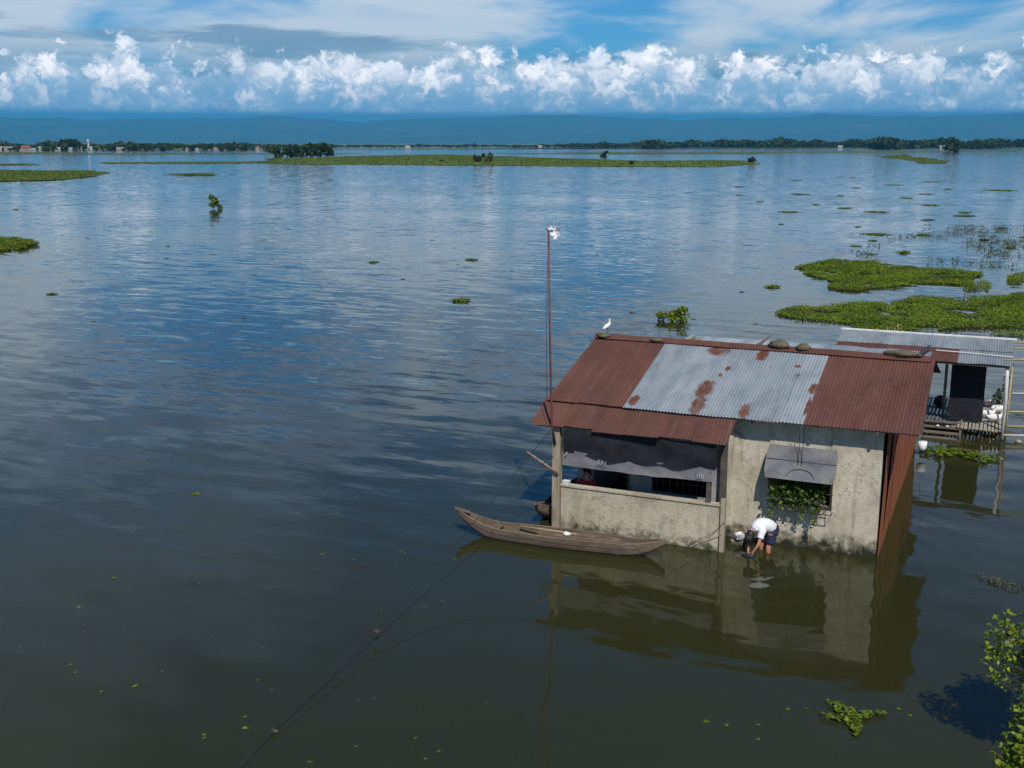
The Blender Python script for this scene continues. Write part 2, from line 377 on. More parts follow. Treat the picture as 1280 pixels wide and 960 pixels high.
MT['post'] = simple('weathered_post', [(0.3, (0.16, 0.13, 0.09)), (0.5, (0.30, 0.255, 0.18)), (0.7, (0.38, 0.33, 0.24))], 3, 0.9, (3, 3, 0.6))
MT['post_dark'] = simple('dark_post', [(0.3, (0.05, 0.045, 0.04)), (0.7, (0.12, 0.105, 0.09))], 4, 0.9)
MT['boat'] = wood('boat_wood', [(0.25, (0.085, 0.060, 0.042)), (0.5, (0.155, 0.112, 0.076)), (0.75, (0.225, 0.170, 0.118))], (0.5, 6, 6))
MT['boat_in'] = wood('boat_inside', [(0.25, (0.075, 0.055, 0.038)), (0.5, (0.135, 0.10, 0.07)), (0.75, (0.20, 0.155, 0.11))], (0.5, 6, 6))
MT['plank'] = wood('grey_plank', [(0.25, (0.075, 0.062, 0.048)), (0.5, (0.14, 0.118, 0.09)), (0.75, (0.21, 0.18, 0.14))], (1, 6, 6))
MT['slat'] = wood('bamboo_slat', [(0.25, (0.20, 0.175, 0.13)), (0.5, (0.33, 0.30, 0.235)), (0.75, (0.42, 0.39, 0.32))], (8, 1, 8))
MT['dark_slat'] = wood('shaded_slat', [(0.25, (0.05, 0.052, 0.058)), (0.5, (0.11, 0.115, 0.125)), (0.75, (0.17, 0.175, 0.185))], (8, 1, 8))  # annex shade put into the colour of the left deck slats
MT['bamboo'] = wood('bamboo_pole', [(0.25, (0.22, 0.17, 0.08)), (0.5, (0.36, 0.29, 0.15)), (0.75, (0.46, 0.39, 0.23))], (2, 2, 2), 0.6)
MT['pvc'] = simple('white_pvc', [(0.3, (0.42, 0.43, 0.44)), (0.7, (0.62, 0.62, 0.61))], 3, 0.45)
MT['white'] = simple('white_cloth', [(0.3, (0.68, 0.68, 0.70)), (0.7, (0.80, 0.80, 0.80))], 6, 0.9)
MT['white_plastic'] = simple('white_plastic', [(0.3, (0.7, 0.7, 0.7)), (0.7, (0.82, 0.82, 0.8))], 6, 0.4)
MT['navy'] = simple('navy_cloth', [(0.3, (0.012, 0.016, 0.04)), (0.7, (0.03, 0.035, 0.075))], 9, 0.9)
MT['red'] = simple('red_cloth', [(0.3, (0.24, 0.012, 0.02)), (0.7, (0.36, 0.02, 0.03))], 9, 0.9)
MT['skin'] = simple('skin', [(0.3, (0.36, 0.165, 0.09)), (0.7, (0.46, 0.22, 0.125))], 5, 0.6)
MT['hair'] = simple('black_hair', [(0.3, (0.010, 0.008, 0.008)), (0.7, (0.026, 0.022, 0.022))], 20, 0.5, (1, 1, 4))
MT['feather'] = simple('white_feathers', [(0.3, (0.66, 0.65, 0.62)), (0.7, (0.80, 0.79, 0.77))], 20, 0.9)
MT['feather_dark'] = simple('dark_feathers', [(0.3, (0.012, 0.014, 0.02)), (0.7, (0.05, 0.055, 0.07))], 20, 0.7)
MT['beak'] = simple('orange_beak', [(0.3, (0.5, 0.22, 0.03)), (0.7, (0.6, 0.28, 0.05))], 20, 0.6)
MT['comb'] = simple('red_comb', [(0.3, (0.38, 0.012, 0.012)), (0.7, (0.5, 0.03, 0.03))], 20, 0.7)
MT['moss'] = simple('mossy_stone', [(0.3, (0.05, 0.045, 0.025)), (0.5, (0.11, 0.095, 0.06)), (0.7, (0.17, 0.14, 0.095))], 9, 1.0, (1, 1, 1), 6, 0.6, 0.03)
MT['cable'] = simple('black_cable', [(0.3, (0.012, 0.012, 0.013)), (0.7, (0.03, 0.03, 0.032))], 6, 0.7)
MT['pink_pole'] = simple('faded_pole', [(0.3, (0.20, 0.125, 0.105)), (0.7, (0.31, 0.205, 0.175))], 6, 0.8)
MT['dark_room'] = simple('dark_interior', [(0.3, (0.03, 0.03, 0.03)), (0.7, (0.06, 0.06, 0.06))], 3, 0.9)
MT['purple'] = simple('wet_cloth', [(0.3, (0.09, 0.08, 0.10)), (0.5, (0.26, 0.25, 0.27)), (0.7, (0.55, 0.55, 0.56))], 12, 0.8)
MT['hyacinth'] = leafy('hyacinth_leaf', [(0.0, (0.085, 0.145, 0.010)), (0.35, (0.145, 0.225, 0.014)), (0.7, (0.19, 0.265, 0.02)), (0.93, (0.25, 0.30, 0.035)), (1.0, (0.25, 0.20, 0.07))])
MT['lime'] = leafy('bright_leaf', [(0.0, (0.08, 0.13, 0.010)), (0.4, (0.15, 0.22, 0.018)), (0.8, (0.24, 0.31, 0.03)), (1.0, (0.34, 0.37, 0.06))], 0.35, 0.3)
MT['vine'] = leafy('vine_leaf', [(0.0, (0.03, 0.065, 0.012)), (0.6, (0.07, 0.13, 0.02)), (0.85, (0.14, 0.20, 0.03)), (1.0, (0.40, 0.38, 0.04))], 0.4, 0.3)
MT['shrub'] = leafy('far_foliage', [(0.0, (0.022, 0.040, 0.012)), (0.5, (0.04, 0.068, 0.018)), (1.0, (0.07, 0.10, 0.028))])
MT['wood_far'] = leafy('far_wood', [(0.0, (0.020, 0.036, 0.014)), (0.5, (0.034, 0.055, 0.020)), (1.0, (0.055, 0.078, 0.030))])
MT['marsh'] = leafy('marsh_grass', [(0.0, (0.095, 0.15, 0.016)), (0.5, (0.13, 0.19, 0.022)), (1.0, (0.18, 0.215, 0.05))])
MT['dry'] = leafy('dry_stems', [(0.0, (0.05, 0.06, 0.025)), (0.6, (0.09, 0.10, 0.04)), (1.0, (0.14, 0.13, 0.07))])
MT['bark'] = simple('bark', [(0.3, (0.06, 0.045, 0.03)), (0.7, (0.13, 0.10, 0.07))], 8, 0.9)
MT['land'] = simple('marsh_ground', [(0.3, (0.07, 0.105, 0.015)), (0.5, (0.105, 0.15, 0.022)), (0.7, (0.14, 0.17, 0.04))], 0.05, 1.0, (1, 1, 1), 8, 0)
MT['hill'] = simple('forest_hills', [(0.3, (0.020, 0.034, 0.016)), (0.55, (0.040, 0.058, 0.026)), (0.75, (0.07, 0.085, 0.045))], 0.0009, 1.0, (1, 1, 1), 9, 0)
MT['house_white'] = simple('far_white_wall', [(0.3, (0.36, 0.35, 0.33)), (0.7, (0.52, 0.50, 0.48))], 0.4, 0.9, bmp=0)
MT['house_tan'] = simple('far_tan_wall', [(0.3, (0.36, 0.31, 0.25)), (0.7, (0.48, 0.42, 0.35))], 0.4, 0.9, bmp=0)
MT['roof_red'] = simple('far_red_roof', [(0.3, (0.24, 0.075, 0.05)), (0.7, (0.34, 0.12, 0.08))], 0.4, 0.9, bmp=0)
MT['roof_grey'] = simple('far_grey_roof', [(0.3, (0.25, 0.26, 0.27)), (0.7, (0.42, 0.43, 0.44))], 0.4, 0.8, bmp=0)
MT['dark_window'] = simple('far_dark_window', [(0.3, (0.02, 0.02, 0.025)), (0.7, (0.04, 0.04, 0.045))], 1, 0.4, bmp=0)

def water_material():
    m, g, b = new_mat('flood_water')
    P = g.n('ShaderNodeNewGeometry').outputs['Position']; px, py, pz = g.sep(P)
    a = R(-24)
    ca, sa = math.cos(a), math.sin(a)
    along = g.m('ADD', g.m('MULTIPLY', px, ca), g.m('MULTIPLY', py, sa))
    across = g.m('ADD', g.m('MULTIPLY', px, -sa), g.m('MULTIPLY', py, ca))
    big = g.noise(g.vm('MULTIPLY', P, (0.020, 0.030, 0)), 1.0, 3, 0.55)
    med = g.noise(g.vm('MULTIPLY', P, (0.10, 0.16, 0)), 1.0, 3, 0.55)
    wind = g.m('ADD', g.m('MULTIPLY', g.step(big, 0.34, 0.62), 0.8), g.m('MULTIPLY', med, 0.55))
    # lee of the trees behind the viewer: calm near, wind ripples further out
    reach = g.step(g.m('ADD', py, g.m('ADD', g.m('MULTIPLY', px, -0.75), g.m('MULTIPLY', med, 10.0))), 15.0, 46.0)
    amp = g.m('ADD', 0.034, g.m('MULTIPLY', g.m('MULTIPLY', wind, reach), 0.18))
    w1 = g.xyz(g.m('MULTIPLY', along, 0.26), g.m('MULTIPLY', across, 1.25), 0.0)
    c1 = g.sep(g.noisec(w1, 1.0, 2.0, 0.45))
    w2 = g.xyz(g.m('MULTIPLY', along, 1.2), g.m('MULTIPLY', across, 4.6), 5.0)
    c2 = g.sep(g.noisec(w2, 1.0, 2.0, 0.5))
    def cen(v): return g.m('SUBTRACT', v, 0.5)
    sw = g.m('ADD', cen(c1[0]), g.m('MULTIPLY', cen(c2[0]), 0.65))
    sl = g.m('MULTIPLY', g.m('ADD', cen(c1[1]), g.m('MULTIPLY', cen(c2[1]), 0.7)), 0.30)
    sw = g.m('MULTIPLY', sw, amp); sl = g.m('MULTIPLY', sl, amp)
    c3 = g.sep(g.noisec(g.xyz(g.m('MULTIPLY', along, 0.55), g.m('MULTIPLY', across, 1.0), 9.0), 1.0, 2.0, 0.5))
    wobm = g.m('MULTIPLY', g.m('ADD', 0.35, med), 0.080)
    sw = g.m('ADD', sw, g.m('MULTIPLY', cen(c3[0]), wobm)); sl = g.m('ADD', sl, g.m('MULTIPLY', cen(c3[1]), wobm))
    nx = g.m('SUBTRACT', g.m('MULTIPLY', sl, ca), g.m('MULTIPLY', sw, sa))
    ny = g.m('ADD', g.m('MULTIPLY', sl, sa), g.m('MULTIPLY', sw, ca))
    # rings spreading from the washing hands
    def rings(cx, cy, k, A, fall):
        dx = g.m('SUBTRACT', px, cx); dy = g.m('SUBTRACT', py, cy)
        d = g.m('SQRT', g.m('ADD', g.m('MULTIPLY', dx, dx), g.m('ADD', g.m('MULTIPLY', dy, dy), 0.02)))
        wob = g.m('MULTIPLY', med, 6.0)
        s_ = g.m('MULTIPLY', g.m('SINE', g.m('ADD', g.m('MULTIPLY', d, k), wob)), g.m('MULTIPLY', A, g.m('EXPONENT', g.m('MULTIPLY', d, -1.0 / fall))))
        q = g.m('DIVIDE', s_, d)
        return g.m('MULTIPLY', q, dx), g.m('MULTIPLY', q, dy)
    for (cx, cy, k, A, fall) in ((5.35, 23.75, 11.0, 0.055, 2.4),):
        rx, ry = rings(cx, cy, k, A, fall)
        nx = g.m('ADD', nx, rx); ny = g.m('ADD', ny, ry)
    nrm = g.vm('NORMALIZE', g.xyz(nx, ny, 1.0))
    g.put(b.inputs['Normal'], nrm)
    mud = g.noise(g.vm('MULTIPLY', P, (0.05, 0.08, 0)), 1.0, 4, 0.6)
    g.put(b.inputs['Base Color'], g.mix(mud, (0.0215, 0.0235, 0.0075), (0.029, 0.030, 0.0105)))
    b.inputs['Roughness'].default_value = 0.04
    b.inputs['IOR'].default_value = 1.33
    return m
MT['water'] = water_material()

# ------------------------------------------------------------------ setting: water, far land, hills, clouds, haze
def sheet(name, pts, z, mat):
    return mesh_obj(name, [(x, y, z) for x, y in pts], [tuple(range(len(pts)))], mat)
water = sheet('water', [(-26000, -300), (26000, -300), (26000, 26500), (-26000, 26500)], 0.0, MT['water'])
tag(water, kind='structure')

def noisy_outline(pts, step=None, amp=0.08, seed=0):
    out = []; n = len(pts)
    cen = Vector((sum(p[0] for p in pts) / n, sum(p[1] for p in pts) / n, 0))
    size = max((Vector((p[0], p[1], 0)) - cen).length for p in pts)
    step = step or size / 18
    for i in range(n):
        a = Vector((*pts[i], 0)); b = Vector((*pts[(i + 1) % n], 0)); k = max(1, int((b - a).length / step))
        for j in range(k):
            p = a.lerp(b, j / k)
            q = noise.noise_vector(Vector((p.x, p.y, seed * 9.7)) / (size * 0.17))
            out.append((p.x + q.x * size * amp, p.y + q.y * size * amp))
    return out
def inside(px, py, poly):
    poly = np.array(poly); x0, y0 = poly[:, 0], poly[:, 1]; x1, y1 = np.roll(x0, -1), np.roll(y0, -1)
    r = np.zeros(len(px), bool)
    for a, b, c, d in zip(x0, y0, x1, y1):
        if b == d: continue
        r ^= ((b > py) != (d > py)) & (px < (c - a) * (py - b) / (d - b) + a)
    return r
def fbm2(x, y, seed=0):
    return np.array([noise.fractal(Vector((a, b, seed * 7.3)), 0.8, 2.0, 4) for a, b in zip(x, y)])
def leaves(C, S, rs, up=0.5, aspect=0.6, fold=0.15):
    """diamond leaves at centres C (n,3) of size S (n,); up: 1 = flat lying, 0 = any way"""
    n = len(C)
    nr = rs.normal(size=(n, 3)); nr[:, 2] = np.abs(nr[:, 2]); nr /= np.linalg.norm(nr, axis=1)[:, None]
    nr = nr * (1 - up) + np.array([0, 0, 1.0]) * up; nr /= np.linalg.norm(nr, axis=1)[:, None]
    t = rs.normal(size=(n, 3)); t -= nr * (t * nr).sum(1)[:, None]; t /= np.linalg.norm(t, axis=1)[:, None]
    w = np.cross(nr, t); S = S[:, None]
    V = np.stack([C - t * S * 0.5, C + w * S * aspect * 0.5 + nr * S * fold - t * S * 0.05, C + t * S * 0.5, C - w * S * aspect * 0.5 + nr * S * fold - t * S * 0.05], 1).reshape(-1, 3)
    F = np.arange(4 * n).reshape(n, 4)
    return V, F
def scatter(poly, n, rs):
    p = np.array(poly); lo, hi = p.min(0), p.max(0); X = np.zeros((0, 2))
    while len(X) < n:
        q = rs.uniform(lo, hi, size=(n * 2, 2)); X = np.vstack([X, q[inside(q[:, 0], q[:, 1], poly)]])
    return X[:n]

def hill_range():
    na, nd = 420, 26; V = []; F = []
    for i in range(na + 1):
        az = R(-46 + 92 * i / na)
        top = 560 + 95 * noise.fractal(Vector((az * 9, 1.3, 0)), 0.9, 2.0, 5) - 60 * math.cos(az * 2.3 + 0.6)
        for j in range(nd + 1):
            f = j / nd; d = 17500 + 6500 * f
            h = top * (f ** 1.25)
            h *= 1 + 0.45 * (1 - f) * noise.fractal(Vector((az * 38, f * 4, 3)), 0.8, 2.0, 5)
            h += 65 * f * (1 - f) * noise.fractal(Vector((az * 90, f * 9, 7)), 0.8, 2.0, 4)
            V.append((d * math.sin(az), d * math.cos(az), max(-1.0 if j == 0 else 0.4, h)))
    for i in range(na):
        for j in range(nd):
            a = i * (nd + 1) + j; F.append((a, a + nd + 1, a + nd + 2, a + 1))
    return tag(mesh_obj('hills', V, F, MT['hill'], smooth=True), kind='structure')
hill_range()

# far shore: low wet land beyond the flood
far = [(-6000, 1500), (-1500, 1330), (-900, 1250), (-520, 1480), (-150, 1750), (300, 2250), (900, 2350), (1600, 2450), (3000, 2600), (9000, 2900), (14000, 17400), (-14000, 17400)]
fo = noisy_outline(far[:10], 90, 0.004, 2) + far[10:]
tag(mesh_obj('far_shore', [(x, y, 0.25) for x, y in fo], [tuple(range(len(fo)))], MT['land']), kind='structure')

def island(name, poly, seed, h=0.5, blades=1500, size=0.8):
    rs = np.random.RandomState(seed); o = noisy_outline(poly, None, 0.05, seed)
    base = mesh_obj(name, [(x, y, 0.12) for x, y in o], [tuple(range(len(o)))], MT['land']); tag(base, kind='structure')
    X = scatter(o, blades, rs); f = fbm2(X[:, 0] / 18, X[:, 1] / 18, seed); hh = h * (0.6 + 0.5 * np.clip(f, -.6, 1))
    C = np.column_stack([X, 0.15 + hh * rs.uniform(0.2, 1, len(X))])
    V, F = leaves(C, size * rs.uniform(0.6, 1.4, len(X)), rs, 0.6, 0.8)
    g = np_mesh('marsh_grass', V, F, MT['marsh'], base); tag(g, kind='stuff')
    return base
ISL = [('marsh_island', [(-113.0, 525.4), (-135.8, 657.2), (-119.1, 773.5), (-50.8, 907.2), (5.3, 751.3), (36.8, 657.2), (65.5, 584.0), (111.3, 611.2), (123.3, 571.2), (112.6, 505.1), (74.9, 444.9), (31.2, 444.9), (0.0, 460.6), (-46.9, 477.4), (-81.8, 486.3)], 9000, 1.5),
       ('marsh_bank', [(-192.1, 380.2), (-139.4, 374.7), (-121.6, 345.0), (-113.5, 304.6), (-117.5, 278.5), (-138.1, 272.7)], 4500, 0.9),
       ('marsh_bank', [(-102.7, 334.1), (-90.4, 338.5), (-84.7, 328.6), (-92.1, 324.6)], 300, 0.8),
       ('marsh_bank', [(-195.4, 536.1), (-120.1, 571.2), (-110.5, 535.4), (-145.2, 515.1), (-180.6, 515.1)], 900, 1.0),
       ('marsh_bank', [(-239.7, 495.5), (-216.0, 500.1), (-199.2, 482.4), (-222.9, 470.6)], 500, 1.0),
       ('marsh_bank', [(324.8, 939.7), (273.5, 773.5), (197.4, 525.4), (184.8, 525.4), (250, 760)], 1500, 1.3),
       ('marsh_bank', [(-520, 1010), (-180, 1020), (-120, 980), (-300, 930), (-480, 950)], 1500, 1.6),
       ('marsh_bank', [(40, 1120), (330, 1150), (420, 1090), (250, 1050), (90, 1060)], 900, 1.6),
       ('marsh_bank', [(-40, 1010), (160, 1040), (230, 980), (80, 950)], 700, 1.6),
       ('marsh_bank', [(260, 1330), (620, 1400), (700, 1330), (430, 1260)], 900, 1.8),
       ('marsh_bank', [(-1000, 1180), (-640, 1200), (-420, 1120), (-560, 1050), (-900, 1090)], 2500, 1.8)]
for i, (nm, pl, nb, sz) in enumerate(ISL): island(nm, pl, 20 + i, 0.28, int(nb * 2.6), sz * 0.5)

# far wood along the shore
def treeline():
    rs = np.random.RandomState(5); Cs = []; Ss = []
    def tree_at(x, y, w, h):
        k = 34
        u_ = rs.normal(size=(k, 3)); u_ /= np.linalg.norm(u_, axis=1)[:, None]; rr = rs.uniform(0.35, 1, k) ** 0.5
        c = np.column_stack([x + u_[:, 0] * rr * w, y + u_[:, 1] * rr * w, h * 0.52 + u_[:, 2] * rr * h * 0.48])
        Cs.append(c); Ss.append(rs.uniform(0.5, 1.0, k) * w * 0.95)
    for az in np.arange(-29, 30, 0.022):
        a = R(az)
        d = 2500 + 900 * noise.noise(Vector((az * 0.35, 0, 2))) + rs.uniform(-150, 300)
        if az < -10: d -= 500
        f = 0.45 + 0.55 * noise.fractal(Vector((az * 0.8, 3, 1)), 0.9, 2, 3)
        right = min(1, max(0, (az - 1) / 9)); left = min(1, max(0, (-az - 9) / 6))
        h = (4.5 + 8.5 * right + 2.5 * left) * (0.55 + 0.9 * max(0, f)) * rs.uniform(0.75, 1.25)
        if rs.rand() < 0.30 + 0.62 * right + 0.1 * left: tree_at(d * math.sin(a), d * math.cos(a), h * rs.uniform(0.5, 0.85), h)
        if rs.rand() < 0.5:
            d2 = d + 700; tree_at(d2 * math.sin(a), d2 * math.cos(a), h * 0.7, h * rs.uniform(0.8, 1.3))
    for k in range(70):
        a = R(rs.uniform(-25, -11.5)); d = 1540 + rs.uniform(-60, 60); h = rs.uniform(3.0, 7.5)
        tree_at(d * math.sin(a), d * math.cos(a), h * rs.uniform(0.5, 0.9), h)
    for px_az, n, hh in ((-21.2, 22, 13), (-18.6, 8, 10), (-13.8, 16, 9), (-9.6, 10, 8), (20.8, 16, 17), (22.6, 12, 16), (17.6, 10, 14), (12.5, 8, 11), (15.2, 8, 12), (-24.2, 6, 11)):
        for k in range(n):
            a = R(px_az + rs.normal() * 0.35); d = (1750 if px_az < 0 else 2500) + rs.uniform(-80, 80); h = hh * rs.uniform(0.7, 1.15)
            tree_at(d * math.sin(a), d * math.cos(a), h * 0.6, h)
    C = np.vstack(Cs); S = np.concatenate(Ss); V, F = leaves(C, S, rs, 0.15, 0.85, 0.2)
    o = np_mesh('far_wood', V, F, MT['wood_far']); tag(o, 'dark band of far trees along the horizon shore', 'trees', kind='stuff')
treeline()

def haze_box():
    m = bpy.data.materials.new('haze_air'); m.use_nodes = True; g = NT(m.node_tree)
    v = g.n('ShaderNodeVolumePrincipled'); v.inputs['Color'].default_value = (0.09, 0.57, 1.0, 1); v.inputs['Density'].default_value = 4.8e-5
    v.inputs['Anisotropy'].default_value = 0.0; v.inputs['Density Attribute'].default_value = ''
    g.n('ShaderNodeOutputMaterial', Volume=v)
    o = MB().box(-27000, 27000, -400, 27000, -1.2, 860).build('haze', m); tag(o, kind='stuff')
haze_box()

# ------------------------------------------------------------------ the flooded house
HA = R(-23.85)
HO = Vector((8.07, 23.51, 0.0))
HM = Matrix.Translation(HO) @ Matrix.Rotation(HA, 4, 'Z')
def W(s, t, z): return HM @ Vector((s, t, z))
house = empty('flooded_house', HO, HA)
tag(house, 'concrete house with rusty patched tin roof standing in the flood', 'house')

def wall_with_openings(name, s0, s1, z0, z1, t0, t1, holes, mat):
    """front-facing wall slab between t0 and t1 with rectangular holes (sa, sb, za, zb)"""
    m = MB(); xs = sorted({s0, s1, *[h[0] for h in holes], *[h[1] for h in holes]})
    for a, b in zip(xs[:-1], xs[1:]):
        hs = sorted([h for h in holes if h[0] <= a + 1e-6 and h[1] >= b - 1e-6], key=lambda h: h[2]); z = z0
        for h in hs: 
            if h[2] > z + 1e-4: m.box(a, b, t0, t1, z, h[2])
            z = h[3]
        if z1 > z: m.box(a, b, t0, t1, z, z1)
    # weld shared faces
    import bmesh
    o = m.build(name, mat, house); bm = bmesh.new(); bm.from_mesh(o.data)
    bmesh.ops.remove_doubles(bm, verts=bm.verts, dist=1e-4)
    bad = [f for f in bm.faces if any(g is not f and set(g.verts) == set(f.verts) for g in f.verts[0].link_faces)]
    bmesh.ops.delete(bm, geom=bad, context='FACES_ONLY'); bm.to_mesh(o.data); bm.free(); o.data.update()
    return o
ROOF_K = 0.279
def roof_z(t): return 2.98 + (t + 0.35) * ROOF_K

wall_with_openings('front_wall', -3.33, 0.0, -0.6, 2.98, 0.0, 0.15, [(-2.32, -1.05, 1.02, 2.05)], MT['wall'])
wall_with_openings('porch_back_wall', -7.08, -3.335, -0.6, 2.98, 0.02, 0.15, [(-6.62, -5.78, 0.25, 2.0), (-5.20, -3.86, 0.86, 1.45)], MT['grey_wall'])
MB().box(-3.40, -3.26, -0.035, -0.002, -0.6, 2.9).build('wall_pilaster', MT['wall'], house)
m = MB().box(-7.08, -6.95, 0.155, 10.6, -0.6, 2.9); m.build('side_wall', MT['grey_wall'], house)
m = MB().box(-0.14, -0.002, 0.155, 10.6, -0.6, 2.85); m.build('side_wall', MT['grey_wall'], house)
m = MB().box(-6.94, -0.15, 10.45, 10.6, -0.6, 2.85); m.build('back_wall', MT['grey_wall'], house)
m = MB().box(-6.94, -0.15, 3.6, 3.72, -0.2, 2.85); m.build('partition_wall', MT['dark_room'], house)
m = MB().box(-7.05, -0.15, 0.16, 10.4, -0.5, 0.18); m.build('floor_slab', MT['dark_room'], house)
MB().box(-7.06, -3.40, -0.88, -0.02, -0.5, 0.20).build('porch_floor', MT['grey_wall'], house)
# porch parapet with cap
par = MB().box(-7.10, -3.30, -1.02, -0.89, -0.6, 1.06).build('porch_wall', MT['parapet'], house)
MB().box(-7.12, -3.27, -1.05, -0.86, 1.062, 1.10).build('wall_cap', MT['parapet'], par)
# posts
MB().box(-7.30, -7.115, -1.10, -0.92, -0.6, 2.56).build('corner_post', MT['post'], house)
MB().box(-3.265, -3.16, -1.06, -0.95, -0.6, 1.24).build('short_post', MT['post'], house)
MB().box(-3.62, -3.52, -1.00, -0.90, 1.10, 2.60).build('porch_post', MT['post_dark'], house)
MB().box(-3.50, -3.36, -0.20, -0.10, -0.2, 2.75).build('porch_post', MT['post_dark'], house)

# corrugated sheets
def corr(name, s0, s1, e0, e1, mat, parent, amp=0.011, pitch=0.076, dz=0.0, skew=0.0, rows=1, lump=0.0):
    """sheet whose ribs run from e0=(t,z) to e1=(t,z); s0..s1 across; smooth sine section"""
    n = max(6, int(round((s1 - s0) / pitch * 6))); V = []; F = []
    dirv = Vector((0, e1[0] - e0[0], e1[1] - e0[1])); nv = Vector((0, -dirv.z, dirv.y)).normalized()
    for j in range(rows + 1):
        f = j / rows
        for i in range(n + 1):
            s = s0 + (s1 - s0) * i / n
            h = amp * math.sin(2 * math.pi * s / pitch) + dz + lump * noise.noise(Vector((s * 1.3, f * 3.0, e0[0] * 3)))
            p = Vector((s + skew * f, e0[0] + dirv.y * f, e0[1] + dirv.z * f)) + nv * h
            V.append(p)
    for j in range(rows):
        for i in range(n):
            a = j * (n + 1) + i; F.append((a, a + 1, a + n + 2, a + n + 1))
    return mesh_obj(name, V, F, mat, parent, True)
edges = [-7.72, -6.98, -6.25, -5.78, -5.02, -4.30, -3.60, -2.88, -2.24, -1.64, -0.88, -0.12, 0.72]
for i in range(12):
    rust = i < 3 or i >= 9
    t0 = -0.40 + rnd.uniform(-0.03, 0.03)
    o = corr('roof_sheet', edges[i] - 0.03, edges[i + 1] + 0.05, (t0, roof_z(t0)), (3.24, roof_z(3.24)), MT['rust' if rust else 'galv'], house,
             dz=0.006 * (i % 2) + rnd.uniform(0, 0.006), skew=0, rows=8, lump=0.012)
    o['label'] = 'rusty brown corrugated roof sheet' if rust else 'grey galvanised corrugated roof sheet with rust spots'
for i in range(6):
    s0 = -7.78 + i * 0.765; e = -1.22 + 0.05 * math.sin(i * 1.7)
    o = corr('porch_roof_sheet', s0 - 0.03, s0 + 0.80, (e, 2.545 + 0.02 * math.sin(i * 2.1)), (-0.26, 2.955), MT['rust'], house, dz=0.006 * (i % 2), rows=5, lump=0.02)
    o['label'] = 'rusty corrugated sheet over the porch'
for i in range(11):
    s0 = -7.7 + i * 0.765
    corr('back_roof_sheet', s0 - 0.03, s0 + 0.80, (3.26, roof_z(3.24) - 0.005), (7.0, 2.93), MT['rust'], house, dz=0.006 * (i % 2))
for i in range(9):
    s0 = -6.6 + i * 0.76
    o = corr('rear_roof_sheet', s0 - 0.03, s0 + 0.80, (6.9, 2.80), (10.6, 2.87), MT['pale_sheet'] if i < 5 else MT['galv_far'], house, dz=0.006 * (i % 2), rows=3, lump=0.03)
for i in range(5):       # ridge caps
    s0 = -7.74 + i * 1.68; z = roof_z(3.24) + 0.03
    V = []; n = 7
    for x in (s0 - 0.04, s0 + 1.70):
        for (t, dz) in ((2.96, -0.066), (3.12, -0.022), (3.25, 0.018), (3.38, -0.016), (3.55, -0.075)):
            V.append((x, t, z + dz + 0.006 * (i % 2) + 0.012 * noise.noise(Vector((x, t * 4, 0)))))
    F = [(a, a + 1, a + 6, a + 5) for a in range(4)]
    mesh_obj('ridge_cap', V, F, MT['rust'], house)
# rafters and purlins under the eaves
for s in (-7.0, -5.6, -4.2, -2.8, -1.4, -0.1, 0.5):
    MB().bar((s, -0.36, roof_z(-0.36) - 0.075), (s, 3.2, roof_z(3.2) - 0.075), 0.05, 0.09).build('rafter', MT['plank'], house)
MB().bar((-7.7, -0.30, roof_z(-0.30) - 0.03), (0.7, -0.30, roof_z(-0.30) - 0.03), 0.05, 0.04).build('purlin', MT['plank'], house)
MB().bar((-7.72, -1.10, 2.535), (-3.25, -1.10, 2.535), 0.06, 0.07).build('porch_beam', MT['post_dark'], house)

# rusty sheets standing against the right-hand wall, their tops pushed out under the roof edge
for i in range(13):
    t0 = 0.10 + i * 0.78
    V = []; F = []; n = 40
    for j, (z, s) in enumerate(((-0.4, 0.035), (0.0, 0.04), (1.5, 0.06), (2.82, 0.09))):
        for k in range(n + 1):
            t = t0 - 0.02 + 0.80 * k / n
            V.append((s + 0.010 * math.sin(2 * math.pi * t / 0.10) + 0.02 * noise.noise(Vector((i * 3.3, z, t))) + (0.05 if i == 1 else 0) * (z > 1), t, z + 0.08 * (rnd.random() if k == 0 and j == 3 else 0)))
    for j in range(3):
        for k in range(n):
            a = j * (n + 1) + k; F.append((a, a + 1, a + n + 2, a + n + 1))
    o = mesh_obj('rusty_side_sheet', V, F, MT['side_rust'], house, True)

# window of the front wall: frame, bars, propped-out shutter
fr = MB()
fr.box(-2.36, -2.32, -0.03, 0.03, 0.98, 2.09).box(-1.05, -1.01, -0.03, 0.03, 0.98, 2.09).box(-2.319, -1.051, -0.03, 0.03, 0.98, 1.019).box(-2.319, -1.051, -0.03, 0.03, 2.051, 2.09)
wf = fr.build('window_frame', MT['iron'], house)
def rod(name, pts, r, mat, parent, n=6): return MB().tube(pts, r, n).build(name, mat, parent, True)
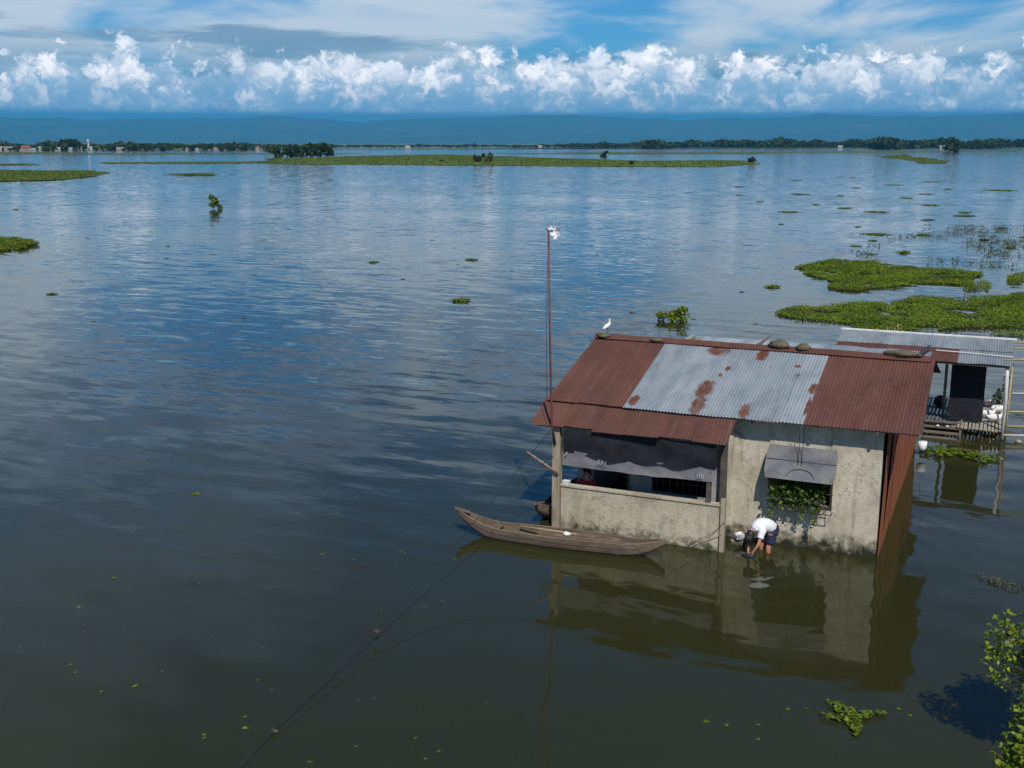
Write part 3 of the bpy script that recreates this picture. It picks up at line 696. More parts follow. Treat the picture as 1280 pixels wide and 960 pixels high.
# iron cage standing out from the window
for k in range(9):
    s = -2.38 + k * 0.175; rod('window_bar', [(s, -0.02, 1.85), (s, -0.26, 1.75), (s, -0.26, 0.92), (s, -0.02, 0.92)], 0.008, MT['iron'], wf)
for z in (0.93, 1.12, 1.40):
    rod('cage_rail', [(-2.40, -0.265, z), (-0.96, -0.265, z)], 0.010, MT['iron'], wf)
def shutter():
    V = []; F = []
    top = Vector((0, -0.05, 2.36)); bot = Vector((0, -0.56, 1.72)); n = 10
    dn = (bot - top); nv = Vector((0, dn.z, -dn.y)).normalized()
    for side in (0, 1):
        for j in range(5):
            f = j / 4
            for i in range(n + 1):
                s = -2.46 + 1.55 * i / n
                if i in (0, n) and j in (0, 4): s += 0.05 if i == 0 else -0.05
                p = top + dn * f + nv * (0.014 * side + 0.012 * noise.noise(Vector((s * 2, f * 2, 1)))); V.append((s, p.y, p.z))
    for side in (0, 1):
        for j in range(4):
            for i in range(n):
                a = side * 5 * (n + 1) + j * (n + 1) + i; q = (a, a + 1, a + n + 2, a + n + 1); F.append(q if side else q[::-1])
    o = mesh_obj('window_shutter', V, F, MT['shutter'], house)
    # two welded sheets: lower lap strip and an arc of wire on its face
    c = top + dn * 0.44
    MB().bar((-2.45, c.y - 0.012, c.z + 0.012), (-0.92, c.y - 0.012, c.z + 0.012), 0.02, 0.012).build('lap_strip', MT['iron'], o)
    pts = []
    for k in range(13):
        w = math.pi * k / 12; f = 0.93 - 0.26 * math.sin(w); p = top + dn * f; pts.append((-1.66 - 0.30 * math.cos(w), p.y - 0.02, p.z + 0.018))
    rod('wire_arc', pts, 0.007, MT['iron'], o)
    for s in (-2.30, -1.06): rod('shutter_prop', [(s, -0.02, 1.35), (s, -0.52, 1.74)], 0.010, MT['iron'], o)
    for s in (-1.66, -1.74): rod('hanging_cord', [(s, -0.40, 2.95), (s - 0.01, -0.22, 2.4), (s, -0.36, 2.02)], 0.006, MT['cable'], o)
shutter()

# porch: shade net with paler lower band, barred window, door jambs
def drape(name, s0, s1, zt, zb, t_top, t_bot, mat, seed, parent, rows=6, n=36, wave=0.05):
    V = []; F = []
    for j in range(rows + 1):
        f = j / rows
        for i in range(n + 1):
            g = i / n; s = s0 + (s1 - s0) * g
            a = zt(g); b = zb(g)
            V.append((s, t_top + (t_bot - t_top) * f + wave * noise.noise(Vector((s * 1.6, f * 1.3, seed))), a + (b - a) * f + 0.02 * noise.noise(Vector((s * 2.2, f, seed + 4)))))
    for j in range(rows):
        for i in range(n):
            a = j * (n + 1) + i; F.append((a, a + 1, a + n + 2, a + n + 1))
    return mesh_obj(name, V, F, mat, parent, True)
sag = lambda g: 0.05 * math.sin(g * 3.1) + 0.04 * math.sin(g * 9)
net = drape('shade_net', -7.02, -3.42, lambda g: 2.53, lambda g: 1.92 - 0.10 * math.sin(min(1, g * 1.15) * 3.0) - 0.02 * g, -1.12, -1.06, MT['net'], 3, house, 8, 60, 0.10)
drape('tarp_band', -7.08, -3.42, lambda g: 1.99 - 0.10 * math.sin(min(1, g * 1.15) * 3.0), lambda g: 1.58 - 0.015 * math.sin(g * 5), -1.035, -1.02, MT['net_light'], 8, net, 4)
for (s0_, z0_, pat) in ((-6.98, 1.84, ((0, 0.0, 0.07), (0.03, 0.03, 0.06))), (-6.18, 1.70, ((0, 0, 0.13), (0.045, 0.02, 0.14), (0.09, 0, 0.12), (0.13, 0.03, 0.13), (0.18, 0.0, 0.10))), (-3.82, 1.66, ((0, 0, 0.11), (0.045, 0.02, 0.13), (0.09, 0.0, 0.12), (0.13, 0.01, 0.10)))):
    pm = MB()
    for (dx, dz, hh) in pat: pm.bar((s0_ + dx, -1.085, z0_ + dz), (s0_ + dx + 0.02, -1.085, z0_ + dz + hh), 0.02, 0.004)
    pm.build('print_mark', MT['net_print'], net)
pw = MB()
pw.box(-5.24, -5.20, -0.01, 0.05, 0.82, 1.49).box(-3.86, -3.82, -0.01, 0.05, 0.82, 1.49).box(-5.199, -3.861, -0.01, 0.05, 0.82, 0.859).box(-5.199, -3.861, -0.01, 0.05, 1.451, 1.49)
pf = pw.build('porch_window_frame', MT['grey_wall'], house)
for k in range(8): rod('window_bar', [(-5.06 + k * 0.16, 0.01, 0.855), (-5.06 + k * 0.16, 0.01, 1.455)], 0.010, MT['iron'], pf)
rod('window_bar', [(-5.20, 0.0, 1.15), (-3.86, 0.0, 1.15)], 0.010, MT['iron'], pf)
MB().box(-6.66, -6.60, -0.01, 0.10, 0.2, 2.03).build('door_jamb', MT['post_dark'], house)
MB().box(-5.80, -5.74, -0.01, 0.10, 0.2, 2.03).build('door_jamb', MT['post_dark'], house)
rod('clothes_line', [(-7.15, -1.0, 1.9), (-7.5, -1.3, 1.6)], 0.006, MT['cable'], house)
rod('eave_cord', [(-3.30, -0.05, 2.60), (-3.05, -0.02, 2.48)], 0.007, MT['cable'], house)
rod('wall_cord', [(-3.16, -1.07, 0.72), (-3.45, -1.08, 0.40), (-3.95, -1.07, 0.10)], 0.006, MT['cable'], house)
# step block at the washing place
MB().box(-3.14, -2.86, -0.45, -0.02, -0.5, 0.10).build('step_block', MT['parapet'], house)

# mast with wind spinner
mast = MB().tube([W(-7.22, -1.135, 2.1), W(-7.25, -1.27, 2.62), W(-7.30, -1.27, 4.2), W(-7.39, -1.22, 7.12)], [0.03, 0.028, 0.026, 0.022], 8).build('mast_pole', MT['rust_pipe'], None, True)
tag(mast, 'tall thin rusty mast rising from the left porch corner post', 'pole')
sp = empty('wind_spinner', W(-7.37, -1.22, 7.10), HA - R(12)); tag(sp, 'small white wind spinner on top of the tall mast', 'spinner')
MB().tube([(-0.03, 0, 0), (0.05, 0, 0), (0.16, 0, 0)], [0.035, 0.05, 0.03], 10).build('hub', MT['white_plastic'], sp, True)
for k in range(7):
    w = 2 * math.pi * k / 7; c, s_ = math.cos(w), math.sin(w)
    def P(r, tw, x): return (0.14 + x, r * c - tw * s_, r * s_ + tw * c)
    V = [P(0.03, -0.015, 0), P(0.03, 0.015, 0.01), P(0.12, 0.06, 0.045), P(0.20, 0.06, 0.05), P(0.21, -0.02, 0.01), P(0.12, -0.035, -0.01)]
    mesh_obj('blade', V + [(x + 0.006, y, z) for x, y, z in V], [(0, 1, 2, 5), (5, 2, 3, 4), (11, 8, 7, 6), (10, 9, 8, 11), (0, 5, 11, 6), (5, 4, 10, 11), (4, 3, 9, 10), (3, 2, 8, 9), (2, 1, 7, 8)], MT['white_plastic'], sp)
MB().tube([(-0.03, 0, -0.02), (-0.10, 0, 0.02)], 0.012, 6).build('tail_rod', MT['iron'], sp)
stay = MB().tube([W(-7.42, -1.2, 6.4), W(-7.42, -1.22, 4.5), W(-7.38, -1.25, 2.7)], 0.005, 5).build('stay_wire', MT['cable']); tag(stay, 'thin dark stay wire hanging close beside the mast', 'wire')

# cable running out over the water to a stake behind the viewer
def sagline(a, b, sagd, n=40):
    a, b = Vector(a), Vector(b); return [a.lerp(b, i / n) - Vector((0, 0, sagd * 4 * (i / n) * (1 - i / n))) for i in range(n + 1)]
cpts = [W(-7.30, -1.2, 2.45), Vector((0.0, 24.07, 1.70)), Vector((-1.01, 22.38, 0.95)), Vector((-1.88, 20.61, 0.50)), Vector((-2.5, 19.19, 0.24)), Vector((-3.21, 17.26, 0.13)), Vector((-3.7, 15.91, 0.08)), Vector((-3.98, 14.84, 0.06)), Vector((-4.44, 13.21, 0.04)), Vector((-5.0, 11.0, -0.05))]
cb = MB().tube(cpts, 0.0075, 6).build('mooring_cable', MT['cable'], None, True)
tag(cb, 'long dark cable slanting from the porch corner down across the open water', 'cable')
for k in (4, 6): MB().blob(cpts[k] - Vector((0, 0, 0.03)), (0.05, 0.035, 0.03), 8, 6, 0.8, 3).build('cable_weed', MT['moss'], cb)
lp = MB().tube([W(-7.86, -1.3, 1.88), W(-7.12, -1.16, 1.40)], [0.026, 0.032], 8).build('leaning_pole', MT['pink_pole'], None, True)
tag(lp, 'short faded pinkish pole sticking out left of the porch post', 'pole')

# stones weighing the ridge down
for i, (s, t, r, lab) in enumerate(((-7.52, 3.05, (0.16, 0.11, 0.07), 'mossy stone at the left end of the ridge near the white bird'), (-6.05, 3.02, (0.17, 0.10, 0.06), 'mossy stone on the ridge where rust meets grey sheets'),
        (-2.92, 3.14, (0.27, 0.15, 0.12), 'large mossy brown stone on the middle of the ridge'), (-2.32, 3.12, (0.18, 0.13, 0.10), 'smaller brown stone just right of the large ridge stone'), (0.02, 3.16, (0.42, 0.14, 0.09), 'long grey-brown weight on the right end of the ridge'))):
    o = MB().blob((0, 0, 0), r, 14, 9, 0.55, i + 2).build('ridge_stone', MT['moss'], None, True); o.matrix_world = Matrix.Translation(W(s, t, roof_z(t) + r[2] * 0.7 + 0.03)) @ Matrix.Rotation(HA, 4, 'Z')
    tag(o, lab, 'stone', 'stones weighing down the roof ridge')
br = MB().tube([W(-4.62, 8.0, 3.0), W(-4.3, 8.0, 3.25), W(-4.0, 8.1, 3.52)], [0.05, 0.045, 0.02], 7).build('broken_branch', MT['plank'], None, True)
tag(br, 'broken grey branch lying up against the pale rear roof', 'branch')

# ------------------------------------------------------------------ annex with deck at the back right
annex = empty('annex_shed', W(0, 12, 0), HA); tag(annex, 'open lean-to shed with tin roof and bamboo deck behind the house', 'shed')
def A(s, t, z): return (s, t - 12.0, z)
def acorr(name, s0, s1, t0, z0, t1, z1, mat, dz): return corr(name, s0, s1, (t0 - 12, z0), (t1 - 12, z1), mat, annex, dz=dz, rows=2, lump=0.03)
for i in range(7):
    s0 = -2.75 + i * 0.75
    acorr('upper_roof_sheet', s0 - 0.03, s0 + 0.79, 12.95, 2.60, 14.2, 2.80, MT['galv_far'] if i < 5 else MT['galv_blue'], 0.012 + 0.006 * (i % 2))
    acorr('lower_roof_sheet', s0 - 0.03, s0 + 0.79, 11.72, 2.40, 13.05, 2.61, MT['rust'] if i < 5 else MT['galv_blue'], 0.006 * (i % 2))
MB().bar(A(-2.85, 14.22, 2.84), A(2.62, 14.22, 2.84), 0.10, 0.05).build('ridge_board', MT['white_edge'], annex)
MB().tube([A(0.3, 12.55, 2.60), A(1.5, 12.5, 2.585), A(2.55, 12.4, 2.57)], 0.02, 6).build('roof_pipe', MT['pvc'], annex)
MB().bar(A(-2.7, 11.80, 2.36), A(2.45, 11.80, 2.36), 0.06, 0.08).build('front_beam', MT['post_dark'], annex)
MB().tube([A(2.42, 12.15, -0.6), A(2.44, 12.0, 1.2), A(2.40, 11.85, 2.36)], 0.055, 10).build('front_post', MT['pvc'], annex, True)
MB().tube([A(2.52, 12.6, -0.6), A(2.54, 12.5, 2.40)], 0.035, 8).build('front_post', MT['bamboo'], annex, True)
MB().tube([A(0.6, 14.0, -0.6), A(0.6, 14.0, 2.74)], 0.05, 8).build('back_post', MT['bamboo'], annex, True)
MB().tube([A(2.4, 15.6, -0.6), A(2.4, 15.6, 0.5)], 0.05, 8).build('back_post', MT['bamboo'], annex, True)
x = 0.0
k = 0
s = -0.1
while s < 2.40:
    w = 0.075 + rnd.uniform(-0.012, 0.014); front = 11.95 + rnd.uniform(-0.05, 0.05) if s > 1.10 else 12.55 + rnd.uniform(-0.04, 0.04)
    back = 15.4 if s > 0.9 else 16.6 + rnd.uniform(-0.1, 0.1)
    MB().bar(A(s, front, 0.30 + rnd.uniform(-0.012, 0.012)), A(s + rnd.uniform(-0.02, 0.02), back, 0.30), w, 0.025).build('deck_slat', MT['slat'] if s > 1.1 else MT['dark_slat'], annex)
    s += w + 0.035
for t in (12.15, 13.4, 14.6): MB().tube([A(-0.15, t + 0.5, 0.22), A(2.45, t, 0.22)], 0.045, 8).build('deck_bearer', MT['bamboo'], annex)
for s, t in ((1.2, 12.15), (1.75, 12.15), (2.3, 12.15), (0.3, 12.7)): MB().tube([A(s, t, -0.6), A(s, t, 0.2)], 0.045, 8).build('deck_post', MT['post_dark'], annex)
drape('black_net', 0.80, 1.82, lambda g: 2.24, lambda g: 0.36, 0.62, 0.70, MT['net'], 12, annex, 8, 12, 0.04)
MB().bar(A(0.78, 12.60, 1.55), A(1.84, 12.60, 1.55), 0.012, 0.012).build('net_rail', MT['iron'], annex)
MB().blob(A(0.45, 14.6, 0.52), (0.22, 0.26, 0.2), 10, 7, 0.2, 4).build('dark_basket', MT['net'], None).matrix_world = Matrix.Translation(W(0, 12, 0)) @ Matrix.Rotation(HA, 4, 'Z')
bk = bpy.data.objects['dark_basket']; tag(bk, 'dark round basket on the shaded slats of the rear deck', 'basket')
# wooden stair from the deck down into the water
stair = empty('wooden_stair', W(0.65, 11.6, 0), HA); tag(stair, 'grey plank stair leading from the rear deck into the water', 'stairs')
for i, (t, z) in enumerate(((0.85, 0.34), (0.52, 0.24), (0.22, 0.14), (-0.08, 0.04))):
    MB().box(-0.52, 0.55, t - 0.10, t + 0.10, z - 0.035, z).build('tread', MT['plank'], stair)
for s in (-0.56, 0.58): MB().bar((s, 1.0, 0.36), (s, -0.35, -0.10), 0.06, 0.12).build('stringer', MT['plank'], stair)
for s in (-0.52, 0.60): MB().bar((s, 0.95 if s < 0 else -0.2, 0.0), (s, 0.95 if s < 0 else -0.2, 0.62 if s < 0 else 0.35), 0.05, 0.05).build('rail_post', MT['plank'], stair)
for (s, t, z) in ((-0.10, 0.5, 0.25), (0.18, 0.52, 0.25)):
    o = MB().blob((0, 0, 0), (0.055, 0.09, 0.03), 10, 6, 0.3, 2).build('sandal', MT['pvc'], None, True); o.matrix_world = Matrix.Translation(W(0.65 + s, 11.6 + t, z + 0.02)) @ Matrix.Rotation(HA, 4, 'Z')
    tag(o, 'pale sandal left on the upper stair tread', 'sandal', 'pair of sandals on the stair')
# poles to the right of the deck
for i, (a, b, r, mt, lab) in enumerate((((2.45, 12.7, 0.30), (5.6, 13.6, 0.30), 0.045, 'bamboo', 'yellow bamboo pole running right from the deck post'), ((2.45, 11.85, 0.22), (5.2, 12.7, 0.20), 0.035, 'pvc', 'white pipe low over the water right of the deck'),
        ((2.5, 14.6, 0.35), (3.3, 15.0, 0.32), 0.035, 'bamboo', 'short yellow bamboo stub beyond the deck post'), ((2.5, 17.4, 0.4), (4.6, 18.2, 0.38), 0.03, 'pvc', 'thin pale pole in the water behind the deck'),
        ((2.3, 14.0, 2.75), (3.4, 14.2, 2.78), 0.03, 'bamboo', 'uppermost bamboo rod jutting from the shed roof end'), ((2.3, 13.4, 2.66), (3.5, 13.7, 2.68), 0.028, 'bamboo', 'middle bamboo rod jutting from the shed roof end'), ((2.3, 12.2, 2.50), (3.6, 12.7, 2.50), 0.035, 'bamboo', 'lowest thick bamboo rod jutting from the shed roof end'))):
    o = MB().tube([W(*a), W(*[(p + q) / 2 + (0.02 if k == 2 else 0) for k, (p, q) in enumerate(zip(a, b))]), W(*b)], r, 8).build('bamboo_pole' if mt == 'bamboo' else 'water_pipe', MT[mt], None, True)
    tag(o, lab, 'pole' if mt == 'bamboo' else 'pipe')
for (s, t) in ((2.9, 11.95), ):
    o = MB().blob((0, 0, 0), (0.10, 0.10, 0.07), 10, 7, 0.25, 6).build('float', MT['post'], None, True); o.matrix_world = Matrix.Translation(W(s, t, 0.03)); tag(o, 'small grey float bobbing under the white pipe', 'float')
# hanging white bucket
bu = empty('white_bucket', W(0.30, 9.2, 0.20), HA); tag(bu, 'white plastic bucket hanging by the side wall near the stair', 'bucket')
MB().tube([(0, 0, 0), (0, 0, 0.02), (0, 0, 0.24)], [0.09, 0.11, 0.135], 14).build('pail', MT['white_plastic'], bu, True)
rod('bail', [(-0.13, 0, 0.23), (-0.08, 0, 0.34), (0, 0, 0.38), (0.08, 0, 0.34), (0.13, 0, 0.23)], 0.006, MT['iron'], bu)
rod('cord', [(0, 0, 0.38), (0.02, 0, 1.0), (0.1, 0.1, 2.2)], 0.006, MT['cable'], bu)

# ------------------------------------------------------------------ canoes
def canoe(name, length=4.95):
    root = empty(name); n = 26
    prof = []
    for i in range(n + 1):
        f = i / n; x = (f - 0.5) * length
        w = 0.345 * (max(0.0, math.sin(math.pi * min(1, max(0, (f * 0.98 + 0.01))))) ** 0.62)
        rise = 0.30 * max(0, (0.22 - f) / 0.22) ** 1.7 + 0.14 * max(0, (f - 0.80) / 0.20) ** 1.6
        keel = -0.11 + 0.46 * max(0, (0.17 - f) / 0.17) ** 1.35 + 0.36 * max(0, (f - 0.86) / 0.14) ** 1.4
        prof.append((x, max(w, 0.018), 0.205 + rise, keel))
    def section(x, w, top, keel, inset=0.0):
        w2 = max(w - inset, 0.006); k = keel + inset * 1.1; tz = top
        return [(x, -w2, tz), (x, -w2 * 0.94, k + (tz - k) * 0.45), (x, -w2 * 0.68, k + 0.02), (x, 0, k), (x, w2 * 0.68, k + 0.02), (x, w2 * 0.94, k + (tz - k) * 0.45), (x, w2, tz)]
    def skin(inset, flip):
        V = []; F = []
        for p in prof: V += section(*p, inset)
        for i in range(n):
            for j in range(6):
                a = i * 7 + j; q = (a, a + 1, a + 8, a + 7); F.append(q[::-1] if flip else q)
        return V, F
    V, F = skin(0.0, False); h = mesh_obj('hull', V, F, MT['boat'], root, True)
    V, F = skin(0.028, True); mesh_obj('inner_hull', V, F, MT['boat_in'], h, True)
    for sgn in (-1, 1):
        MB().tube([(x, sgn * (w - 0.012), top + 0.012) for x, w, top, k in prof], 0.020, 6).build('gunwale', MT['boat'], root, True)
    for f in (0.20, 0.52, 0.80):
        i = int(f * n); x, w, top, k = prof[i]
        MB().box(x - 0.10, x + 0.10, -w + 0.03, w - 0.03, top - 0.055, top - 0.025).build('thwart', MT['boat'], root)
    for k in range(3):
        MB().box(-1.2, 1.5, -0.21 + k * 0.145, -0.08 + k * 0.145, -0.045, -0.03).build('floor_board', MT['boat_in'], root)
    for f in (0.12, 0.32, 0.42, 0.62, 0.72, 0.88):
        x, w, top, k = prof[int(f * n)]; sec = section(x, w, top - 0.02, k, 0.034)
        MB().tube(sec, 0.014, 5).build('rib', MT['boat_in'], root)
    for sgn in (-1, 1):
        for q in (0.36, 0.70):
            MB().tube([(x, sgn * (w * (0.945 + 0.05 * q) + 0.004), k + (top - k) * q) for x, w, top, k in prof[2:-2]], 0.007, 4).build('plank_seam', MT['post_dark'], root, True)
    # prow block
    x, w, top, k = prof[0]
    MB().bar((x - 0.10, 0, top + 0.035), (x + 0.28, 0, top - 0.04), 0.05, 0.05).build('prow_block', MT['boat'], root)
    return root
c1 = canoe('canoe'); tag(c1, 'long weathered wooden canoe moored along the porch wall', 'canoe')
a, b = Vector((-1.21, 25.18, 0)), Vector((3.36, 23.52, 0))
c1.location = (a + b) / 2 + Vector((0.0, -0.02, 0.06)); c1.rotation_euler = (0, 0, math.atan2(b.y - a.y, b.x - a.x))
c2 = copy_tree(c1); tag(c2, 'second canoe with only its bow showing left of the porch post', 'canoe'); c2.location = W(-7.62, 1.35, 0.05); c2.rotation_euler = (0, 0, HA + R(88.5))
cm = Matrix.Translation(c1.location) @ Matrix.Rotation(c1.rotation_euler.z, 4, 'Z')
pd = empty('paddle'); tag(pd, 'wooden paddle lying lengthwise in the moored canoe', 'paddle'); pd.matrix_world = cm @ Matrix.Translation((-0.1, 0.10, 0.22)) @ Matrix.Rotation(R(-4), 4, 'Z')
MB().tube([(-0.9, 0, 0), (0.5, 0, 0.0)], 0.017, 7).build('shaft', MT['bamboo'], pd, True)
MB().box(0.5, 0.95, -0.07, 0.07, -0.010, 0.010).build('paddle_blade', MT['boat'], pd)
bp = MB().bar((-1.2, 0, 0), (1.0, 0, 0), 0.07, 0.03).build('loose_plank', MT['boat'], None); bp.matrix_world = cm @ Matrix.Translation((0.75, -0.12, 0.20)) @ Matrix.Rotation(R(2), 4, 'Z'); tag(bp, 'loose plank resting on the canoe seats along its near side', 'plank')
wb = MB().blob((0, 0, 0), (0.085, 0.06, 0.05), 14, 9, 0.5, 3).build('white_bundle', MT['white'], None, True); wb.matrix_world = cm @ Matrix.Translation((0.22, -0.10, 0.26)); tag(wb, 'small white cloth bundle lying in the middle of the canoe', 'bundle')
mo = MB().tube([cm @ Vector((2.45, 0, 0.40)), W(-3.7, -1.1, 0.22), W(-3.2, -1.08, 0.45)], 0.008, 6).build('mooring_rope', MT['post'], None, True); tag(mo, 'thin mooring rope from the canoe end to the short porch post', 'rope')

# ------------------------------------------------------------------ people
def skinned(name, J, E, mat, parent, root, sub=2):
    """J: {name: (pos, radius)}, E: list of joint pairs"""
    keys = list(J); idx = {k: i for i, k in enumerate(keys)}
    me = bpy.data.meshes.new(name); me.from_pydata([J[k][0] for k in keys], [(idx[a], idx[b]) for a, b in E], []); me.materials.append(mat)
    o = bpy.data.objects.new(name, me); col.objects.link(o); o.parent = parent
    md = o.modifiers.new('skin', 'SKIN'); md.use_smooth_shade = True
    for i, k in enumerate(keys):
        r = J[k][1]; me.skin_vertices[0].data[i].radius = r if isinstance(r, tuple) else (r, r)
    me.skin_vertices[0].data[idx[root]].use_root = True
    sb = o.modifiers.new('subd', 'SUBSURF'); sb.levels = sub; sb.render_levels = sub
    return o
def V3(a): return Vector(a)
def hand(J, E, side, wrist, d, across, curl):
    """palm and five fingers from the wrist along d"""
    wrist, d, across, curl = V3(wrist), V3(d).normalized(), V3(across).normalized(), V3(curl).normalized()
    palm = wrist + d * 0.07; J[side + 'palm'] = (palm, 0.024); E.append((side + 'wrist', side + 'palm'))
    for i, (o, l) in enumerate(((-0.030, 0.055), (-0.010, 0.070), (0.010, 0.074), (0.030, 0.066))):
        k = wrist + d * 0.095 + across * o; m_ = k + d * l * 0.55 + curl * 0.012; t_ = m_ + d * l * 0.30 + curl * 0.030
        J[f'{side}k{i}'] = (k, 0.010); J[f'{side}m{i}'] = (m_, 0.009); J[f'{side}t{i}'] = (t_, 0.008)
        E += [(side + 'palm', f'{side}k{i}'), (f'{side}k{i}', f'{side}m{i}'), (f'{side}m{i}', f'{side}t{i}')]
    k = wrist + d * 0.035 + across * 0.04; t_ = k + d * 0.05 + across * 0.022 + curl * 0.01
    J[side + 'th0'] = (k, 0.012); J[side + 'th1'] = (t_, 0.010); E += [(side + 'palm', side + 'th0'), (side + 'th0', side + 'th1')]

pw_ = empty('person', W(-2.3, -0.5, 0), HA); tag(pw_, 'person in white top bending over washing clothes in the water', 'person')
PB = V3((-2.3, -0.5, 0))
def rel(d): return {k: (V3(p) - PB, r) for k, (p, r) in d.items()}
J = {'pelvis': ((-2.24, -0.47, 0.47), 0.10), 'waist': ((-2.31, -0.56, 0.59), 0.085), 'chest': ((-2.43, -0.70, 0.63), 0.095), 'neckb': ((-2.52, -0.81, 0.575), 0.058),
     'neck': ((-2.56, -0.86, 0.53), 0.052), 'headb': ((-2.59, -0.90, 0.47), 0.080), 'headm': ((-2.615, -0.93, 0.41), 0.088), 'headt': ((-2.63, -0.945, 0.345), 0.058),
     'Lsh': ((-2.585, -0.66, 0.555), 0.046), 'Lel': ((-2.64, -0.81, 0.29), 0.040), 'Lwrist': ((-2.635, -0.93, 0.075), 0.026),
     'Rsh': ((-2.36, -0.84, 0.535), 0.046), 'Rel': ((-2.40, -0.99, 0.28), 0.040), 'Rwrist': ((-2.52, -1.00, 0.075), 0.026),
     'Rhip': ((-2.19, -0.56, 0.42), 0.085), 'Rkn': ((-2.25, -0.66, 0.08), 0.062), 'Ran': ((-2.20, -0.58, -0.32), 0.042), 'Rto': ((-2.28, -0.70, -0.38), 0.036),
     'Lhip': ((-2.33, -0.42, 0.42), 0.085), 'Lkn': ((-2.44, -0.50, 0.06), 0.062), 'Lan': ((-2.38, -0.42, -0.32), 0.042), 'Lto': ((-2.46, -0.54, -0.38), 0.036)}
E_ = [('pelvis', 'waist'), ('waist', 'chest'), ('chest', 'neckb'), ('neckb', 'neck'), ('neck', 'headb'), ('headb', 'headm'), ('headm', 'headt'), ('chest', 'Lsh'), ('Lsh', 'Lel'), ('Lel', 'Lwrist'), ('chest', 'Rsh'), ('Rsh', 'Rel'), ('Rel', 'Rwrist'),
      ('pelvis', 'Rhip'), ('Rhip', 'Rkn'), ('Rkn', 'Ran'), ('Ran', 'Rto'), ('pelvis', 'Lhip'), ('Lhip', 'Lkn'), ('Lkn', 'Lan'), ('Lan', 'Lto')]
hand(J, E_, 'L', (-2.635, -0.93, 0.075), (0.15, -0.25, -1), (1, 0.3, 0), (0.4, 0.4, -0.2)); hand(J, E_, 'R', (-2.52, -1.00, 0.075), (-0.2, 0.0, -1), (-1, 0.2, 0), (-0.2, 0.5, -0.2))
skinned('body', rel(J), E_, MT['skin'], pw_, 'pelvis')
def sp_(*pts): return [V3(p) - PB for p in pts]
def spline(pts, rad, n=14):
    P_, R_ = [], []
    for i in range(len(pts) - 1):
        p0, p1, p2, p3 = pts[max(i - 1, 0)], pts[i], pts[i + 1], pts[min(i + 2, len(pts) - 1)]
        for k in range(4):
            t = k / 4; P_.append(0.5 * (2 * p1 + (p2 - p0) * t + (2 * p0 - 5 * p1 + 4 * p2 - p3) * t * t + (3 * p1 - p0 - 3 * p2 + p3) * t ** 3)); R_.append(rad[i] + (rad[i + 1] - rad[i]) * t)
    P_.append(pts[-1]); R_.append(rad[-1]); return P_, R_
def garment(name, parts, mat):
    m_ = MB()
    for pts, rad in parts: m_.tube(*spline(sp_(*pts), rad), 16)
    for i, v in enumerate(m_.v): m_.v[i] = v + noise.noise_vector(v * 14) * 0.008
    return m_.build(name, mat, pw_, True)
garment('white_top', [([(-2.20, -0.43, 0.51), (-2.26, -0.50, 0.56), (-2.33, -0.58, 0.61), (-2.43, -0.70, 0.635), (-2.50, -0.785, 0.605), (-2.545, -0.84, 0.555)], [0.125, 0.158, 0.165, 0.165, 0.130, 0.070]),
    ([(-2.44, -0.68, 0.60), (-2.555, -0.655, 0.575), (-2.60, -0.69, 0.50), (-2.62, -0.755, 0.41)], [0.10, 0.092, 0.078, 0.070]), ([(-2.43, -0.72, 0.60), (-2.36, -0.82, 0.565), (-2.37, -0.87, 0.49), (-2.385, -0.925, 0.40)], [0.10, 0.092, 0.078, 0.070])], MT['white'])
garment('navy_shorts', [([(-2.27, -0.50, 0.55), (-2.21, -0.44, 0.49), (-2.20, -0.45, 0.40)], [0.135, 0.160, 0.12]), ([(-2.19, -0.50, 0.47), (-2.19, -0.57, 0.37), (-2.225, -0.625, 0.20)], [0.125, 0.118, 0.098]), ([(-2.29, -0.40, 0.47), (-2.34, -0.425, 0.37), (-2.40, -0.475, 0.19)], [0.125, 0.118, 0.098])], MT['navy'])
hb = MB(); c0 = V3((-2.60, -0.915, 0.455)) - PB
hb.blob(c0, (0.100, 0.112, 0.125), 18, 12, 0.12, 4)
for k in range(16):     # loose strands falling forward
    w_ = 2 * math.pi * k / 16; q = c0 + V3((0.075 * math.cos(w_) - 0.02, 0.085 * math.sin(w_) - 0.025, -0.03))
    hb.tube([q + V3((0, 0, 0.05)), q + V3((-0.012, -0.012, -0.08)), q + V3((-0.02 + 0.01 * math.sin(k * 5), -0.018, -0.15 - 0.03 * math.sin(k * 3)))], [0.026, 0.020, 0.006], 5)
hb.build('hair', MT['hair'], pw_, True)
MB().blob((-0.285, -0.40, 0.575), (0.028, 0.028, 0.02), 8, 6).build('hair_clip', MT['white_plastic'], pw_, True)
wc = MB().blob((0, 0, 0), (0.13, 0.08, 0.035), 14, 8, 0.9, 9).build('washed_cloth', MT['navy'], None, True); wc.matrix_world = Matrix.Translation(W(-2.60, -1.06, 0.02)); tag(wc, 'wet dark cloth in the hands of the person washing', 'cloth')
lb = MB().blob((0, 0, 0), (0.15, 0.14, 0.08), 18, 10, 0.9, 5).build('laundry_pile', MT['purple'], None, True); lb.matrix_world = Matrix.Translation(W(-2.96, -0.32, 0.16)); tag(lb, 'heap of wet laundry on the step beside the washing person', 'laundry')
lw = MB().blob((0, 0, 0), (0.09, 0.06, 0.035), 16, 9, 0.9, 8).build('white_cloth', MT['white'], None, True); lw.matrix_world = Matrix.Translation(W(-2.98, -0.36, 0.245)); tag(lw, 'crumpled white cloth on top of the laundry heap', 'cloth')

